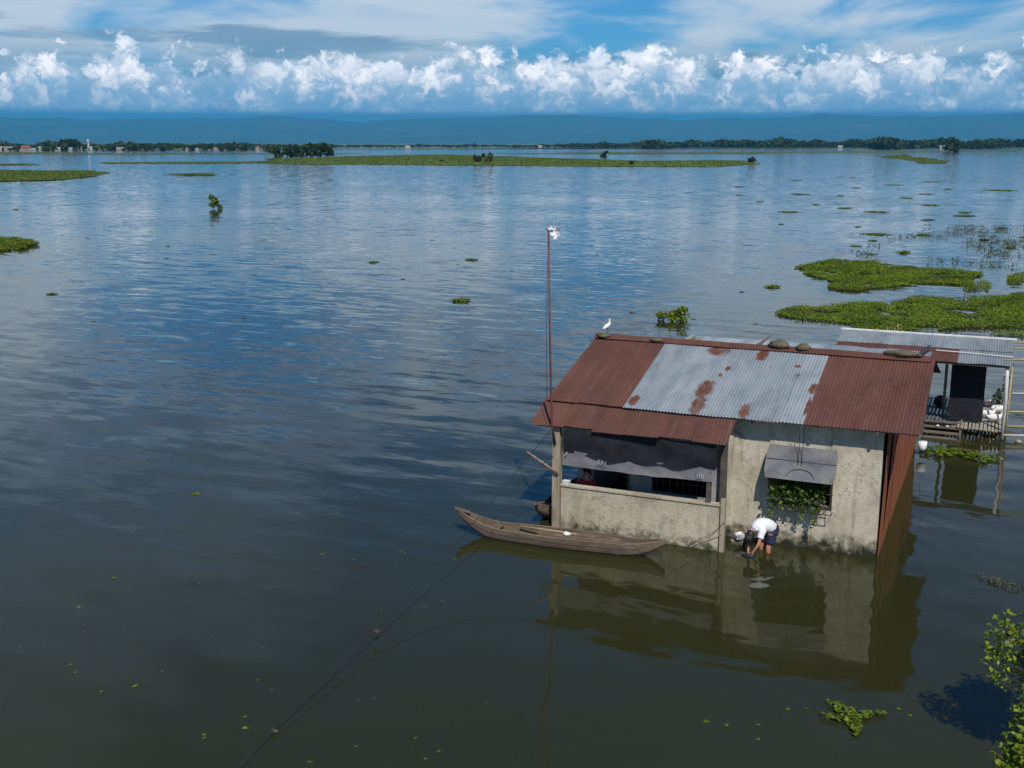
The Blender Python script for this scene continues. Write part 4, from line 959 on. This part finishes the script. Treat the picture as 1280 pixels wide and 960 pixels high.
pr = empty('person', W(-6.65, -0.45, 0.2), HA); tag(pr, 'person in red shirt sitting in the shade of the porch', 'person')
J = {'pelvis': ((0, 0, 0.48), 0.12), 'waist': ((0, 0.01, 0.62), 0.11), 'chest': ((0, 0.0, 0.80), 0.125), 'neckb': ((0, 0, 0.90), 0.065), 'neck': ((0, 0, 0.95), 0.048), 'chin': ((0.01, -0.025, 1.01), 0.068), 'headm': ((0.0, -0.005, 1.08), 0.085), 'headt': ((0, 0.0, 1.15), 0.055), 'nose': ((0.015, -0.10, 1.055), 0.014),
     'Lsh': ((-0.17, 0, 0.86), 0.055), 'Lel': ((-0.24, -0.06, 0.60), 0.04), 'Lwrist': ((-0.14, -0.26, 0.56), 0.026), 'Rsh': ((0.17, 0, 0.86), 0.055), 'Rel': ((0.24, -0.06, 0.60), 0.04), 'Rwrist': ((0.14, -0.26, 0.56), 0.026),
     'Lhip': ((-0.10, -0.03, 0.46), 0.095), 'Lkn': ((-0.12, -0.36, 0.47), 0.06), 'Lan': ((-0.12, -0.30, 0.07), 0.042), 'Lto': ((-0.12, -0.40, 0.035), 0.034), 'Rhip': ((0.10, -0.03, 0.46), 0.095), 'Rkn': ((0.12, -0.36, 0.47), 0.06), 'Ran': ((0.12, -0.30, 0.07), 0.042), 'Rto': ((0.12, -0.40, 0.035), 0.034)}
E_ = [('pelvis', 'waist'), ('waist', 'chest'), ('chest', 'neckb'), ('neckb', 'neck'), ('neck', 'chin'), ('chin', 'headm'), ('headm', 'headt'), ('chin', 'nose'), ('chest', 'Lsh'), ('Lsh', 'Lel'), ('Lel', 'Lwrist'), ('chest', 'Rsh'), ('Rsh', 'Rel'), ('Rel', 'Rwrist'), ('pelvis', 'Lhip'), ('Lhip', 'Lkn'), ('Lkn', 'Lan'), ('Lan', 'Lto'), ('pelvis', 'Rhip'), ('Rhip', 'Rkn'), ('Rkn', 'Ran'), ('Ran', 'Rto')]
hand(J, E_, 'L', (-0.14, -0.26, 0.56), (0.1, -1, -0.1), (1, 0, 0), (0, 0, -1)); hand(J, E_, 'R', (0.14, -0.26, 0.56), (-0.1, -1, -0.1), (-1, 0, 0), (0, 0, -1))
skinned('body', {k: (V3(p), r) for k, (p, r) in J.items()}, E_, MT['skin'], pr, 'pelvis')
skinned('red_shirt', {k: (V3(p), r) for k, (p, r) in {'w': ((0, 0.01, 0.55), 0.14), 'c': ((0, 0, 0.80), 0.150), 'n': ((0, 0, 0.885), 0.09), 'Ls': ((-0.17, 0, 0.86), 0.075), 'Le': ((-0.22, -0.03, 0.70), 0.06), 'Rs': ((0.17, 0, 0.86), 0.075), 'Re': ((0.22, -0.03, 0.70), 0.06)}.items()}, [('w', 'c'), ('c', 'n'), ('c', 'Ls'), ('Ls', 'Le'), ('c', 'Rs'), ('Rs', 'Re')], MT['red'], pr, 'c')
skinned('hair', {k: (V3(p), r) for k, (p, r) in {'a': ((0, 0.035, 1.03), 0.07), 'b': ((0, 0.03, 1.11), 0.092), 'c': ((0, 0.005, 1.17), 0.07)}.items()}, [('a', 'b'), ('b', 'c')], MT['hair'], pr, 'b')
st_ = MB().box(-0.2, 0.2, -0.15, 0.25, 0.33, 0.37).box(-0.18, -0.14, -0.13, -0.09, 0, 0.329).box(0.14, 0.18, -0.13, -0.09, 0, 0.329).box(-0.18, -0.14, 0.19, 0.23, 0, 0.329).box(0.14, 0.18, 0.19, 0.23, 0, 0.329).build('low_stool', MT['plank'])
st_.matrix_world = Matrix.Translation(W(-6.65, -0.45, 0.2)) @ Matrix.Rotation(HA, 4, 'Z'); tag(st_, 'low wooden stool under the person in the porch', 'stool')
pk = empty('plastic_jug', W(-6.98, -0.955, 1.10), HA); tag(pk, 'small pale box on the porch wall beside the corner post', 'box'); MB().box(-0.09, 0.07, -0.06, 0.06, 0.002, 0.07).build('box_body', MT['pvc'], pk); MB().box(-0.095, 0.075, -0.065, 0.065, 0.0705, 0.09).build('lid', MT['white_edge'], pk)
pk.name = 'pale_box'

# ------------------------------------------------------------------ birds
def bird(name, loc, rz, sc, body, label, cat, kind):
    r = empty(name, loc, rz); r.scale = (sc, sc, sc); tag(r, label, cat)
    if kind == 'duck':
        J = {'tail': ((-0.30, 0, 0.24), 0.02), 'rump': ((-0.20, 0, 0.19), 0.07), 'mid': ((-0.04, 0, 0.17), 0.115), 'breast': ((0.12, 0, 0.18), 0.09), 'n0': ((0.19, 0, 0.26), 0.045), 'n1': ((0.20, 0, 0.36), 0.032), 'head': ((0.225, 0, 0.43), 0.045), 'face': ((0.265, 0, 0.42), 0.03)}
        E2 = [('mid', 'rump'), ('rump', 'tail'), ('mid', 'breast'), ('breast', 'n0'), ('n0', 'n1'), ('n1', 'head'), ('head', 'face')]
        skinned('body', {k: (V3(p), q) for k, (p, q) in J.items()}, E2, body, r, 'mid')
        MB().box(0.285, 0.35, -0.018, 0.018, 0.400, 0.420).build('bill', MT['beak'], r)
        for y in (-0.05, 0.05): MB().tube([(0.0, y, 0.10), (0.02, y, 0.0)], 0.012, 6).tube([(0.0, y, 0.008), (0.08, y, 0.008)], 0.014, 6).build('leg', MT['beak'], r)
    elif kind == 'egret':
        J = {'tail': ((-0.22, 0, 0.20), 0.025), 'mid': ((-0.05, 0, 0.28), 0.075), 'breast': ((0.06, 0, 0.34), 0.06), 'n0': ((0.09, 0, 0.42), 0.035), 'n1': ((0.06, 0, 0.48), 0.026), 'head': ((0.09, 0, 0.53), 0.033)}
        skinned('body', {k: (V3(p), q) for k, (p, q) in J.items()}, [('mid', 'tail'), ('mid', 'breast'), ('breast', 'n0'), ('n0', 'n1'), ('n1', 'head')], body, r, 'mid')
        MB().tube([(0.11, 0, 0.53), (0.20, 0, 0.515)], [0.012, 0.003], 6).build('beak', MT['beak'], r)
        for y in (-0.025, 0.025): MB().tube([(-0.02, y, 0.24), (0.0, y, 0.12), (-0.01, y, 0.0)], 0.007, 5).build('leg', MT['iron'], r)
    elif kind == 'pigeon':
        J = {'tail': ((-0.20, 0, 0.03), 0.02), 'rump': ((-0.10, 0, 0.07), 0.04), 'mid': ((0, 0, 0.12), 0.062), 'breast': ((0.06, 0, 0.16), 0.052), 'neck': ((0.085, 0, 0.215), 0.03), 'head': ((0.10, 0, 0.25), 0.03)}
        skinned('body', {k: (V3(p), q) for k, (p, q) in J.items()}, [('mid', 'rump'), ('rump', 'tail'), ('mid', 'breast'), ('breast', 'neck'), ('neck', 'head')], body, r, 'mid')
        MB().tube([(0.12, 0, 0.25), (0.155, 0, 0.24)], [0.009, 0.003], 6).build('beak', MT['iron'], r)
        for y in (-0.02, 0.02): MB().tube([(0.0, y, 0.08), (0.01, y, 0.0)], 0.006, 5).build('leg', MT['comb'], r)
    else:
        J = {'mid': ((0, 0, 0.26), 0.095), 'breast': ((0.11, 0, 0.31), 0.075), 'neck': ((0.16, 0, 0.42), 0.045), 'head': ((0.18, 0, 0.49), 0.036), 'rump': ((-0.11, 0, 0.32), 0.06), 't0': ((-0.18, 0, 0.46), 0.04), 't1': ((-0.26, 0, 0.55), 0.022), 't2': ((-0.33, 0, 0.50), 0.012)}
        skinned('body', {k: (V3(p), q) for k, (p, q) in J.items()}, [('mid', 'breast'), ('breast', 'neck'), ('neck', 'head'), ('mid', 'rump'), ('rump', 't0'), ('t0', 't1'), ('t1', 't2')], body, r, 'mid')
        MB().blob((0.0, 0, 0.325), (0.14, 0.085, 0.05), 10, 6, 0.2, 1).build('red_saddle', MT['comb'], r, True)
        MB().blob((0.185, 0, 0.535), (0.03, 0.008, 0.025), 8, 6).build('comb', MT['comb'], r, True)
        MB().tube([(0.21, 0, 0.485), (0.25, 0, 0.475)], [0.01, 0.003], 6).build('beak', MT['beak'], r)
        for y in (-0.04, 0.04): MB().tube([(0.02, y, 0.19), (0.0, y, 0.10), (0.02, y, 0.0)], 0.010, 6).build('leg', MT['beak'], r)
    return r
bird('egret', W(-7.46, 3.22, roof_z(3.24) + 0.04), R(35), 0.78, MT['feather'], 'white egret perched on the left end of the ridge', 'bird', 'egret')
bird('pigeon', W(0.50, 3.20, roof_z(3.24) + 0.03), R(10), 1.15, MT['feather_dark'], 'dark pigeon perched on the right end of the ridge', 'bird', 'pigeon')
bird('duck', W(1.98, 13.55, 0.315), R(-5), 1.0, MT['feather'], 'white duck standing on the deck in front of the black rooster', 'duck', 'duck')
bird('duck', W(2.20, 13.05, 0.315), R(0), 1.0, MT['feather'], 'lowest white duck on the deck, nearest its front edge', 'duck', 'duck')
bird('duck', W(2.22, 14.35, 0.315), R(175), 1.05, MT['feather'], 'farthest white duck on the deck, beside the post', 'duck', 'duck')
bird('rooster', W(1.93, 14.05, 0.315), R(190), 1.15, MT['feather_dark'], 'black rooster with red back standing among the ducks', 'rooster', 'rooster')

# ------------------------------------------------------------------ plants
def leaf_mesh(name, C, S, mat, rs, up=0.4, aspect=0.6, parent=None, fold=0.15):
    V, F = leaves(np.asarray(C, float), np.asarray(S, float), rs, up, aspect, fold); return np_mesh(name, V, F, mat, parent)
def mat_patch(name, poly, seed, dens, size, label, h=0.30, mat='hyacinth', kind='stuff', cat='plants', outline=0.05, clear=0.0):
    rs = np.random.RandomState(seed); o = noisy_outline(poly, None, outline, seed); p = np.array(o)
    area = 0.5 * abs(np.dot(p[:, 0], np.roll(p[:, 1], 1)) - np.dot(p[:, 1], np.roll(p[:, 0], 1)))
    X = scatter(o, int(area * dens), rs); ext = max(p.max(0) - p.min(0))
    f = fbm2(X[:, 0] / (ext * 0.09), X[:, 1] / (ext * 0.09), seed); keep = f > (-0.5 + clear)
    X, f = X[keep], f[keep]
    C = np.column_stack([X, 0.03 + h * (0.35 + 0.65 * np.clip(0.5 + f, 0, 1)) * rs.uniform(0, 1, len(X)) ** 1.3])
    ob = leaf_mesh(name, C, size * rs.uniform(0.6, 1.35, len(X)), MT[mat], rs, 0.62, 0.8)
    tag(ob, label, cat, kind=kind); return ob
P1 = [(21.1, 83.1), (23.5, 86.5), (25.3, 88.4), (26.4, 87.1), (28.5, 87.7), (28.4, 84.2), (29.9, 82.0), (32.1, 81.0), (33.0, 78.9), (31.3, 75.2), (29.0, 72.1), (28.1, 72.5), (26.7, 73.0), (23.3, 70.5), (21.0, 68.9), (20.1, 70.1), (21.4, 73.8), (20.5, 76.5)]
P2 = [(14.3, 59.7), (15.6, 61.7), (17.6, 62.7), (20.4, 64.3), (22.9, 65.0), (24.1, 66.4), (26.6, 66.0), (29.1, 67.4), (34.0, 68.6), (36, 60), (27.3, 54.6), (24.8, 54.4), (22.6, 54.9), (21.2, 54.2), (18.7, 53.9), (17.2, 54.6), (16.8, 56.7), (15.0, 57.7)]
mat_patch('hyacinth_mat', P1, 31, 330, 0.11, 'broad green water hyacinth mat, the farther of the two beyond the house', 0.16, outline=0.075, clear=0.10)
mat_patch('hyacinth_mat', P2, 32, 360, 0.10, 'largest green water hyacinth mat reaching the right edge behind the shed', 0.18, outline=0.06, clear=0.08)
mat_patch('hyacinth_mat', [(29.1, 72.5), (31.5, 74.3), (30.9, 71.7), (29.5, 69.3), (28.1, 69.3)], 33, 220, 0.11, 'small ragged hyacinth patch touching the farther mat', 0.2, clear=0.35)
mat_patch('hyacinth_mat', [(34.0, 77.0), (36.1, 78.9), (37.8, 78.9), (35.7, 74.3), (34.1, 74.3), (32.3, 72.5)], 34, 220, 0.11, 'ragged hyacinth patch at the right edge beyond the mats', 0.25, clear=0.3)
mat_patch('hyacinth_mat', [(23.1, 53.5), (26.6, 54.2), (24.5, 49.8), (23.7, 50.6), (24.2, 52.3), (22.8, 52.5)], 35, 260, 0.10, 'narrow hyacinth strip at the right edge just above the shed roof', 0.25, clear=0.1)
mat_patch('hyacinth_mat', [(12.3, 32.7), (13.0, 32.7), (13.6, 32.1), (14.1, 31.7), (14.2, 31.2), (13.5, 30.9), (13.1, 31.6), (12.3, 31.6), (12.1, 32.1)], 36, 240, 0.12, 'bright floating plants at the foot of the wooden stair', 0.12, 'lime', clear=0.2)
mat_patch('hyacinth_mat', [(9.8, 22.5), (10.2, 22.4), (10.4, 22.1), (10.9, 21.8), (10.8, 21.5), (10.2, 21.6), (10.0, 21.9)], 37, 300, 0.07, 'thin yellow-green weed streak at the right edge below the house', 0.03, 'dry', clear=0.2)
mat_patch('hyacinth_mat', [(-53.3, 107.0), (-49.1, 107.9), (-45.3, 106.1), (-42.9, 101.9), (-42.2, 97.2), (-43.3, 95.0), (-47.0, 94.3)], 38, 190, 0.16, 'green hyacinth mat cut by the left edge of the picture', 0.35)
mat_patch('hyacinth_mat', [(5.15, 16.9), (5.35, 16.85), (5.55, 16.55), (5.95, 16.6), (6.02, 16.5), (5.55, 16.3), (5.45, 15.95), (5.3, 15.8), (5.3, 16.15), (4.9, 16.45), (5.0, 16.5), (5.3, 16.4)], 39, 900, 0.075, 'branching bright green weed clump nearest the bottom of the picture', 0.05, 'lime', None, outline=0.03)

# specks of emergent stems, uncountable
rs = np.random.RandomState(77); C = []; S = []
for k in range(2600):
    y = rs.uniform(82, 125); x = rs.uniform(0.30, 0.50) * y
    if noise.fractal(Vector((x / 5, y / 9, 4)), 0.8, 2, 3) + 0.35 * (x / y - 0.40) / 0.1 < 0.12: continue
    for q in range(4): C.append((x + rs.normal() * 0.15, y + rs.normal() * 0.2, rs.uniform(0.02, 0.25))); S.append(rs.uniform(0.12, 0.32))
tag(leaf_mesh('emergent_stems', C, S, MT['dry'], rs, 0.0, 0.25), 'scattered dark stems and weed specks standing in the water at right', 'weeds', kind='stuff')

# small floating clumps: a few kinds, copied
def clump_data(kind, seed):
    rs = np.random.RandomState(seed); n = {0: 14, 1: 55, 2: 150, 3: 260}[kind]
    a = rs.uniform(0, 2 * np.pi, n); r = rs.uniform(0, 1, n) ** 0.6 * 0.5
    h = {0: 0.10, 1: 0.22, 2: 0.22, 3: 0.16}[kind]
    C = np.column_stack([r * np.cos(a), r * np.sin(a) * (0.8 if kind < 2 else 0.55), 0.02 + h * rs.uniform(0, 1, n) * (1 - 1.2 * r)])
    V, F = leaves(C, rs.uniform(0.6, 1.3, n) * {0: 0.42, 1: 0.24, 2: 0.15, 3: 0.11}[kind], rs, 0.45, 0.7)
    me = np_mesh('floating_clump', V, F, MT['lime' if kind == 0 else 'hyacinth']); return me
PROTO = {}
CL = [(-28.0, 67.8, 0.75), (-21.6, 57.2, 0.24), (-18.0, 78.4, 0.25), (-30.7, 100.3, 0.5), (-27.6, 89.6, 0.4), (-14.1, 58.3, 0.24), (-8.4, 22.3, 0.13), (-8.2, 19.3, 0.06), (-7.8, 18.3, 0.06), (-4.2, 16.1, 0.12), (-4.8, 15.9, 0.07), (-6.4, 17.5, 0.10), (-10.7, 21.9, 0.13), (-8.3, 28.1, 0.25), (-3.0, 65.0, 1.3), (-3.2, 88.4, 1.05), (-7.4, 75.6, 0.35), (-10.7, 86.5, 0.9), (-4.1, 84.8, 0.28), (0.0, 80.5, 0.27), (16.6, 71.3, 1.2), (14.2, 68.9, 0.36), (6.5, 60.2, 0.35), (9.5, 58.0, 0.25), (12.4, 56.4, 0.28), (3.1, 16.3, 0.11), (4.5, 16.7, 0.10), (4.8, 16.7, 0.09), (3.4, 16.2, 0.07), (3.9, 16.2, 0.07), (6.3, 16.7, 0.11), (6.4, 16.5, 0.07), (-1.5, 15.8, 0.07), (-1.1, 15.4, 0.10), (-0.4, 16.9, 0.05), (-1.3, 15.2, 0.06), (-3.0, 15.1, 0.08), (-8.6, 20.8, 0.08), (-7.6, 18.0, 0.06), (-8.7, 19.1, 0.06), (-9.0, 19.0, 0.05), (-6.9, 17.3, 0.07), (-3.5, 23.4, 0.06), (-5.9, 20.6, 0.06), (-9.3, 21.4, 0.06), (36.9, 151.3, 2.78), (39.1, 178.6, 1.26), (51.8, 204.0, 3.45), (48.7, 151.3, 3.4), (49.9, 135.4, 1.7), (57.2, 142.9, 2.83), (95.2, 221.5, 6.3), (70.7, 233.5, 1.97), (91.0, 304.6, 1.71), (36.7, 113.7, 2.8), (41.2, 112.7, 1.5), (57.2, 197.8, 1.39), (45.4, 169.3, 1.2), (86.5, 225.3, 1.59), (32.9, 94.3, 1.34), (30.7, 100.3, 1.0), (44.9, 107.0, 1.07), (43.7, 98.7, 1.12), (29.8, 92.9, 0.66), (-18.7, 52.8, 0.17), (-68.8, 156.9, 0.89), (-12.0, 48.6, 0.13), (-23.6, 107.0, 0.42), (-41.0, 108.8, 0.35), (-28.5, 183.7, 0.52), (-7.6, 107.0, 0.33), (3.7, 85.4, 0.2), (7.0, 92.9, 0.28)]
for (x_, y_, w_) in ((30.5, 128, 0.7), (47, 160, 2.2), (62, 168, 2.6), (53, 122, 0.9), (38, 124, 0.8), (66, 190, 2.4), (75, 205, 3.0), (60, 150, 1.8), (50, 110, 0.8), (34, 106, 0.9), (40, 200, 1.6), (84, 250, 4.0), (100, 270, 4.5), (70, 280, 3.0), (48, 240, 2.4)):
    CL.append((x_, y_, w_))
for k_ in range(34):
    yy = rnd.uniform(14.6, 24); CL.append((rnd.uniform(-0.42, 0.36 if yy < 18 else -0.05) * yy, yy, rnd.uniform(0.035, 0.08)))
LAB = {0: 'tiny floating weed sprig on the calm near water', 1: 'small hyacinth tuft drifting on the open middle water', 2: 'metre-wide flat hyacinth clump floating beyond the house', 3: 'long low weed raft on the far right-hand water'}
for i, (x, y, w) in enumerate(CL):
    k = 0 if w < 0.16 else 1 if w < 0.6 else 2 if (w < 1.45 and y < 130) else 3
    key = (k, i % 3)
    if key in PROTO: o = PROTO[key].copy(); col.objects.link(o)
    else: o = PROTO[key] = clump_data(k, 100 + k * 7 + i % 3)
    o.location = (x, y, 0.0); zsc = {0: w * 0.7, 1: w * 0.55, 2: w * 0.6, 3: 0.7}[k]; o.scale = (w, w * (1 if k < 3 else 1.6), zsc); o.rotation_euler = (0, 0, rnd.uniform(-0.35, 0.35) if k > 1 else rnd.uniform(0, 6.28))
    tag(o, LAB[k], 'plant', 'small floating weed clumps of one kind: ' + ('tiny sprigs', 'tufts', 'flat clumps', 'far rafts')[k])

def bush(name, loc, rx, rz, n, leaf, mat, label, group=None, trunk=1.0, seed=0, clumps=7, zlow=0.2, cat='tree', fold=0.15, up=0.2):
    """tapered limbs and leaf clumps"""
    rs = np.random.RandomState(seed); root = empty(name, loc); tag(root, label, cat, group)
    cen = []; tr = MB()
    tr.tube([(0, 0, -0.8), (0.02 * rx, 0, trunk * 0.6), (0, 0.03 * rx, trunk)], [0.06 * rx, 0.05 * rx, 0.035 * rx], 7)
    for k in range(clumps):
        a = rs.uniform(0, 2 * np.pi); q = rs.uniform(0.2, 0.8); z = rs.uniform(zlow, 1)
        c = np.array([rx * q * math.cos(a), rx * q * math.sin(a), rz * z]); cen.append(c)
        tr.tube([(0, 0, trunk * 0.5), tuple(c * [0.45, 0.45, 0.6] + [0, 0, trunk * 0.3]), tuple(c)], [0.035 * rx, 0.022 * rx, 0.008 * rx], 5)
    tr.build('trunk', MT['bark'], root, True)
    per = n // clumps; C = []
    for c in cen:
        v = rs.normal(size=(per, 3)); v /= np.linalg.norm(v, axis=1)[:, None]; r = rs.uniform(0.15, 1, per) ** 0.6 * rs.uniform(0.24, 0.46)
        C.append(c + v * np.array([rx, rx, rz * 0.75]) * r[:, None])
    C = np.vstack(C); C[:, 2] = np.maximum(C[:, 2], 0.03)
    leaf_mesh('crown', C, leaf * rs.uniform(0.6, 1.4, len(C)), MT[mat], rs, up, 0.62, root, fold)
    return root
# shrubs at the lower right edge, rooted outside the picture
bush('leafy_shrub', (8.0, 15.0, 0), 1.0, 2.45, 8500, 0.085, 'lime', 'bright leafy shrub reaching in at the lower right edge', trunk=1.2, seed=5, clumps=20, zlow=0.55, cat='shrub', up=0.4)
bush('leafy_shrub', (6.40, 12.0, 0), 0.8, 2.25, 5000, 0.075, 'lime', 'leafy shrub top in the bottom right corner', trunk=1.0, seed=8, clumps=12, zlow=0.4, cat='shrub', up=0.4)
# plants out on the flood
bush('flooded_tree', (-41.4, 159.2, 0), 1.1, 1.7, 420, 0.36, 'hyacinth', 'small lone flooded tree standing on the open water at left', trunk=0.5, seed=3, clumps=6, zlow=0.1)
o = bush('flooded_shrub', (8.35, 57.6, 0), 0.85, 0.62, 620, 0.17, 'hyacinth', 'bushy green tuft on thin stems in water behind the roof ridge', trunk=0.2, seed=4, clumps=14, zlow=0.0, cat='shrub')
for i, (dx, w, h) in enumerate(((-15, 6.5, 6.0), (-9, 6, 6.4), (-3, 6.5, 6.2), (4, 7, 7.4), (11, 6.5, 8.0), (15.5, 5, 7.0))):
    bush('grove_tree', (-135 + dx, 728 + (i % 3) * 4, 0.1), w, h, 560, 1.5, 'shrub', ['leftmost low tree of the dark grove on the marsh island', 'second tree from the left in the dark grove', 'middle left tree of the dark grove', 'middle right tree of the dark grove', 'tallest tree of the dark grove, second from right', 'rightmost tree of the dark grove on the marsh island'][i], 'trees of the dark grove', 1.0, 40 + i, 10, 0.15)
for i, (x, y, w, h, lab) in enumerate(((-15.5, 550, 3.6, 3.4, 'dark round bush on the marsh island left of the mast'), (-11.0, 551, 2.2, 4.6, 'taller narrow bush touching the dark round island bush'), (458.6, 1196, 9.5, 12.0, 'isolated dark tree on the water before the right-hand wood'), (62.3, 770, 3.4, 3.2, 'small dark bush on the far island strip right of centre'), (111.2, 528, 2.8, 2.4, 'low bush at the right tip of the marsh island'), (-34.6, 560, 1.5, 1.2, 'tiny bush on the middle of the marsh island'), (50, 480, 1.6, 1.6, 'brownish low bush on the island near its middle'))):
    bush('marsh_bush', (x, y, 0.1), w, h, 420, 0.28 * w, 'shrub', lab, 'bushes on the marsh', 0.4, 60 + i, 9, 0.1, 'bush')
# vine and flowers hanging in the window cage
rs = np.random.RandomState(9)
vp = empty('window_plants', W(-1.7, -0.3, 1.2), HA); tag(vp, 'trailing green plants hanging in the barred front window', 'plant')
C = []; 
for k in range(900):
    C.append((rs.uniform(-0.66, 0.60), rs.uniform(-0.14, 0.08), rs.uniform(-0.06, 0.54) + 0.05 * rs.normal()))
leaf_mesh('foliage', C, rs.uniform(0.06, 0.12, len(C)), MT['vine'], rs, 0.25, 0.7, vp)
for (sx, zl, n) in ((-0.62, -0.45, 50), (-0.5, -0.3, 30), (-0.36, -0.30, 24), (-0.15, -0.2, 20), (0.05, -0.40, 60), (0.14, -0.30, 55), (0.36, -0.56, 70), (0.45, -0.3, 30)):
    C = [(sx + rs.normal() * 0.03, -0.02 + rs.normal() * 0.02, zl + (0.1 - zl) * rs.uniform()) for q in range(n)]
    t_ = leaf_mesh('trailing_shoot', C, rs.uniform(0.04, 0.08, n), MT['lime'], rs, 0.2, 0.7, vp)
pot = MB().box(-0.62, 0.58, -0.07, 0.09, -0.02, 0.05).build('planter_box', MT['post_dark'], vp)
# weed on the deck post and yellow flowers behind the shed roof
fl = leaf_mesh('yellow_blossom', [tuple(V3(W(-1.2, 14.9, 2.75)) + V3((rs.normal() * 0.08, rs.normal() * 0.05, rs.normal() * 0.06))) for k in range(40)], rs.uniform(0.06, 0.1, 40), MT['blossom'] if 'blossom' in MT else MT['bamboo'], rs, 0.2, 0.8)
tag(fl, 'small yellow blossom peeping over the white shed roof edge', 'flower')
bush('post_weed', W(2.35, 14.9, 0.0), 0.42, 1.25, 200, 0.12, 'vine', 'leafy weed growing behind the ducks at the deck post', None, 0.5, 15, 7, 0.3, 'plant')

# ------------------------------------------------------------------ far village on the left shore
def far_house(w, d, h, wall, roof):
    r = empty('village_house')
    MB().box(-w / 2, w / 2, -d / 2, d / 2, 0, h).build('wall', MT[wall], r)
    V = [(-w / 2 - .4, -d / 2 - .5, h), (w / 2 + .4, -d / 2 - .5, h), (w / 2 + .4, d / 2 + .5, h), (-w / 2 - .4, d / 2 + .5, h), (-w / 2 - .4, 0, h + d * 0.28), (w / 2 + .4, 0, h + d * 0.28)]
    mesh_obj('roof', V, [(0, 1, 5, 4), (2, 3, 4, 5), (0, 4, 3), (1, 2, 5)], MT[roof], r)
    for k in range(3): MB().box(-w / 2 + w * (0.18 + 0.27 * k), -w / 2 + w * (0.30 + 0.27 * k), -d / 2 - 0.06, -d / 2 + 0.1, h * 0.35, h * 0.72).build('window', MT['dark_window'], r)
    return r
VH = [('house_white', 'roof_grey'), ('house_white', 'roof_red'), ('house_tan', 'roof_grey'), ('house_tan', 'roof_red')]
LBL = ['small white grey-roofed house in the far village at left', 'small white red-roofed house in the far village at left', 'small tan grey-roofed house in the far village at left', 'small tan red-roofed house in the far village at left']
pro = [far_house(8 + 1.2 * i, 6.5, 3.0 + 0.5 * (i % 2), *v) for i, v in enumerate(VH)]
used = [False] * 4
spots = [(-24.2 + 0.31 * i + rnd.uniform(-0.1, 0.1)) for i in range(15)] + [-18.9, -18.5, -18.1, -17.7, -15.9, -15.4, -14.9, -14.5, -14.1, -12.6, -12.2]
for i, az in enumerate(spots):
    k = rnd.choice([0, 1, 2, 2, 3, 3]); o = pro[k] if not used[k] else copy_tree(pro[k]); used[k] = True
    d = 1560 + rnd.uniform(-60, 140); o.location = (d * math.sin(R(az)), d * math.cos(R(az)), 0.25); o.rotation_euler = (0, 0, -R(az) + rnd.uniform(-0.5, 0.5)); q = rnd.uniform(0.55, 1.0); o.scale = (q, q, q * rnd.uniform(0.85, 1.15))
    tag(o, LBL[k], 'house', 'houses of the far village')
for i, (az, d, lab) in enumerate(((16.0, 2150, 'pale house before the far wood right of centre'), (1.4, 2250, 'tiny white house on the far shore near the mast'), (20.6, 2180, 'tiny pale house under the tallest far trees at right'), (-5.2, 1900, 'tiny white house on the far shore left of centre'))):
    o = copy_tree(pro[0]); o.location = (d * math.sin(R(az)), d * math.cos(R(az)), 0.25); o.rotation_euler = (0, 0, -R(az)); tag(o, lab, 'house', 'lone far houses')
wt = empty('water_tower', (1600 * math.sin(R(-20.3)), 1600 * math.cos(R(-20.3)), 0.2)); tag(wt, 'slim white water tower rising over the far village', 'tower')
MB().tube([(0, 0, 0), (0, 0, 9)], [1.0, 0.8], 10).build('shaft', MT['house_white'], wt, True); MB().tube([(0, 0, 9), (0, 0, 10), (0, 0, 13), (0, 0, 14)], [0.8, 1.5, 1.5, 0.4], 12).build('tank', MT['house_white'], wt, True)

# ------------------------------------------------------------------ labels that single out the members of the larger groups
ORD = ['first', 'second', 'third', 'fourth', 'fifth', 'sixth', 'seventh', 'eighth', 'ninth', 'tenth', 'eleventh', 'twelfth', 'thirteenth', 'fourteenth', 'fifteenth', 'sixteenth', 'seventeenth', 'eighteenth', 'nineteenth', 'twentieth']
ORD += ['twenty-' + o for o in ORD[:9]] + ['thirtieth'] + ['thirty-' + o for o in ORD[:9]]
def order(lab, key, fmt):
    os_ = sorted([o for o in col.objects if o.get('label') in lab], key=key)
    for i, o in enumerate(os_): o['label'] = fmt(ORD[i], o['label'])
bpy.context.view_layer.update()
order([LAB[2]], lambda o: o.location.y, lambda n, l: n + ' nearest of the flat hyacinth clumps floating beyond the house')
order([LAB[3]], lambda o: o.location.y, lambda n, l: n + ' nearest of the low weed rafts on the far right-hand water')
order([LAB[1]], lambda o: o.location.x / o.location.y, lambda n, l: n + ' from the left of the small hyacinth tufts on the open water')
order(LBL, lambda o: o.location.x / o.location.y, lambda n, l: n + ' house from the left in the far village, ' + l.split(' house')[0].replace('small ', ''))
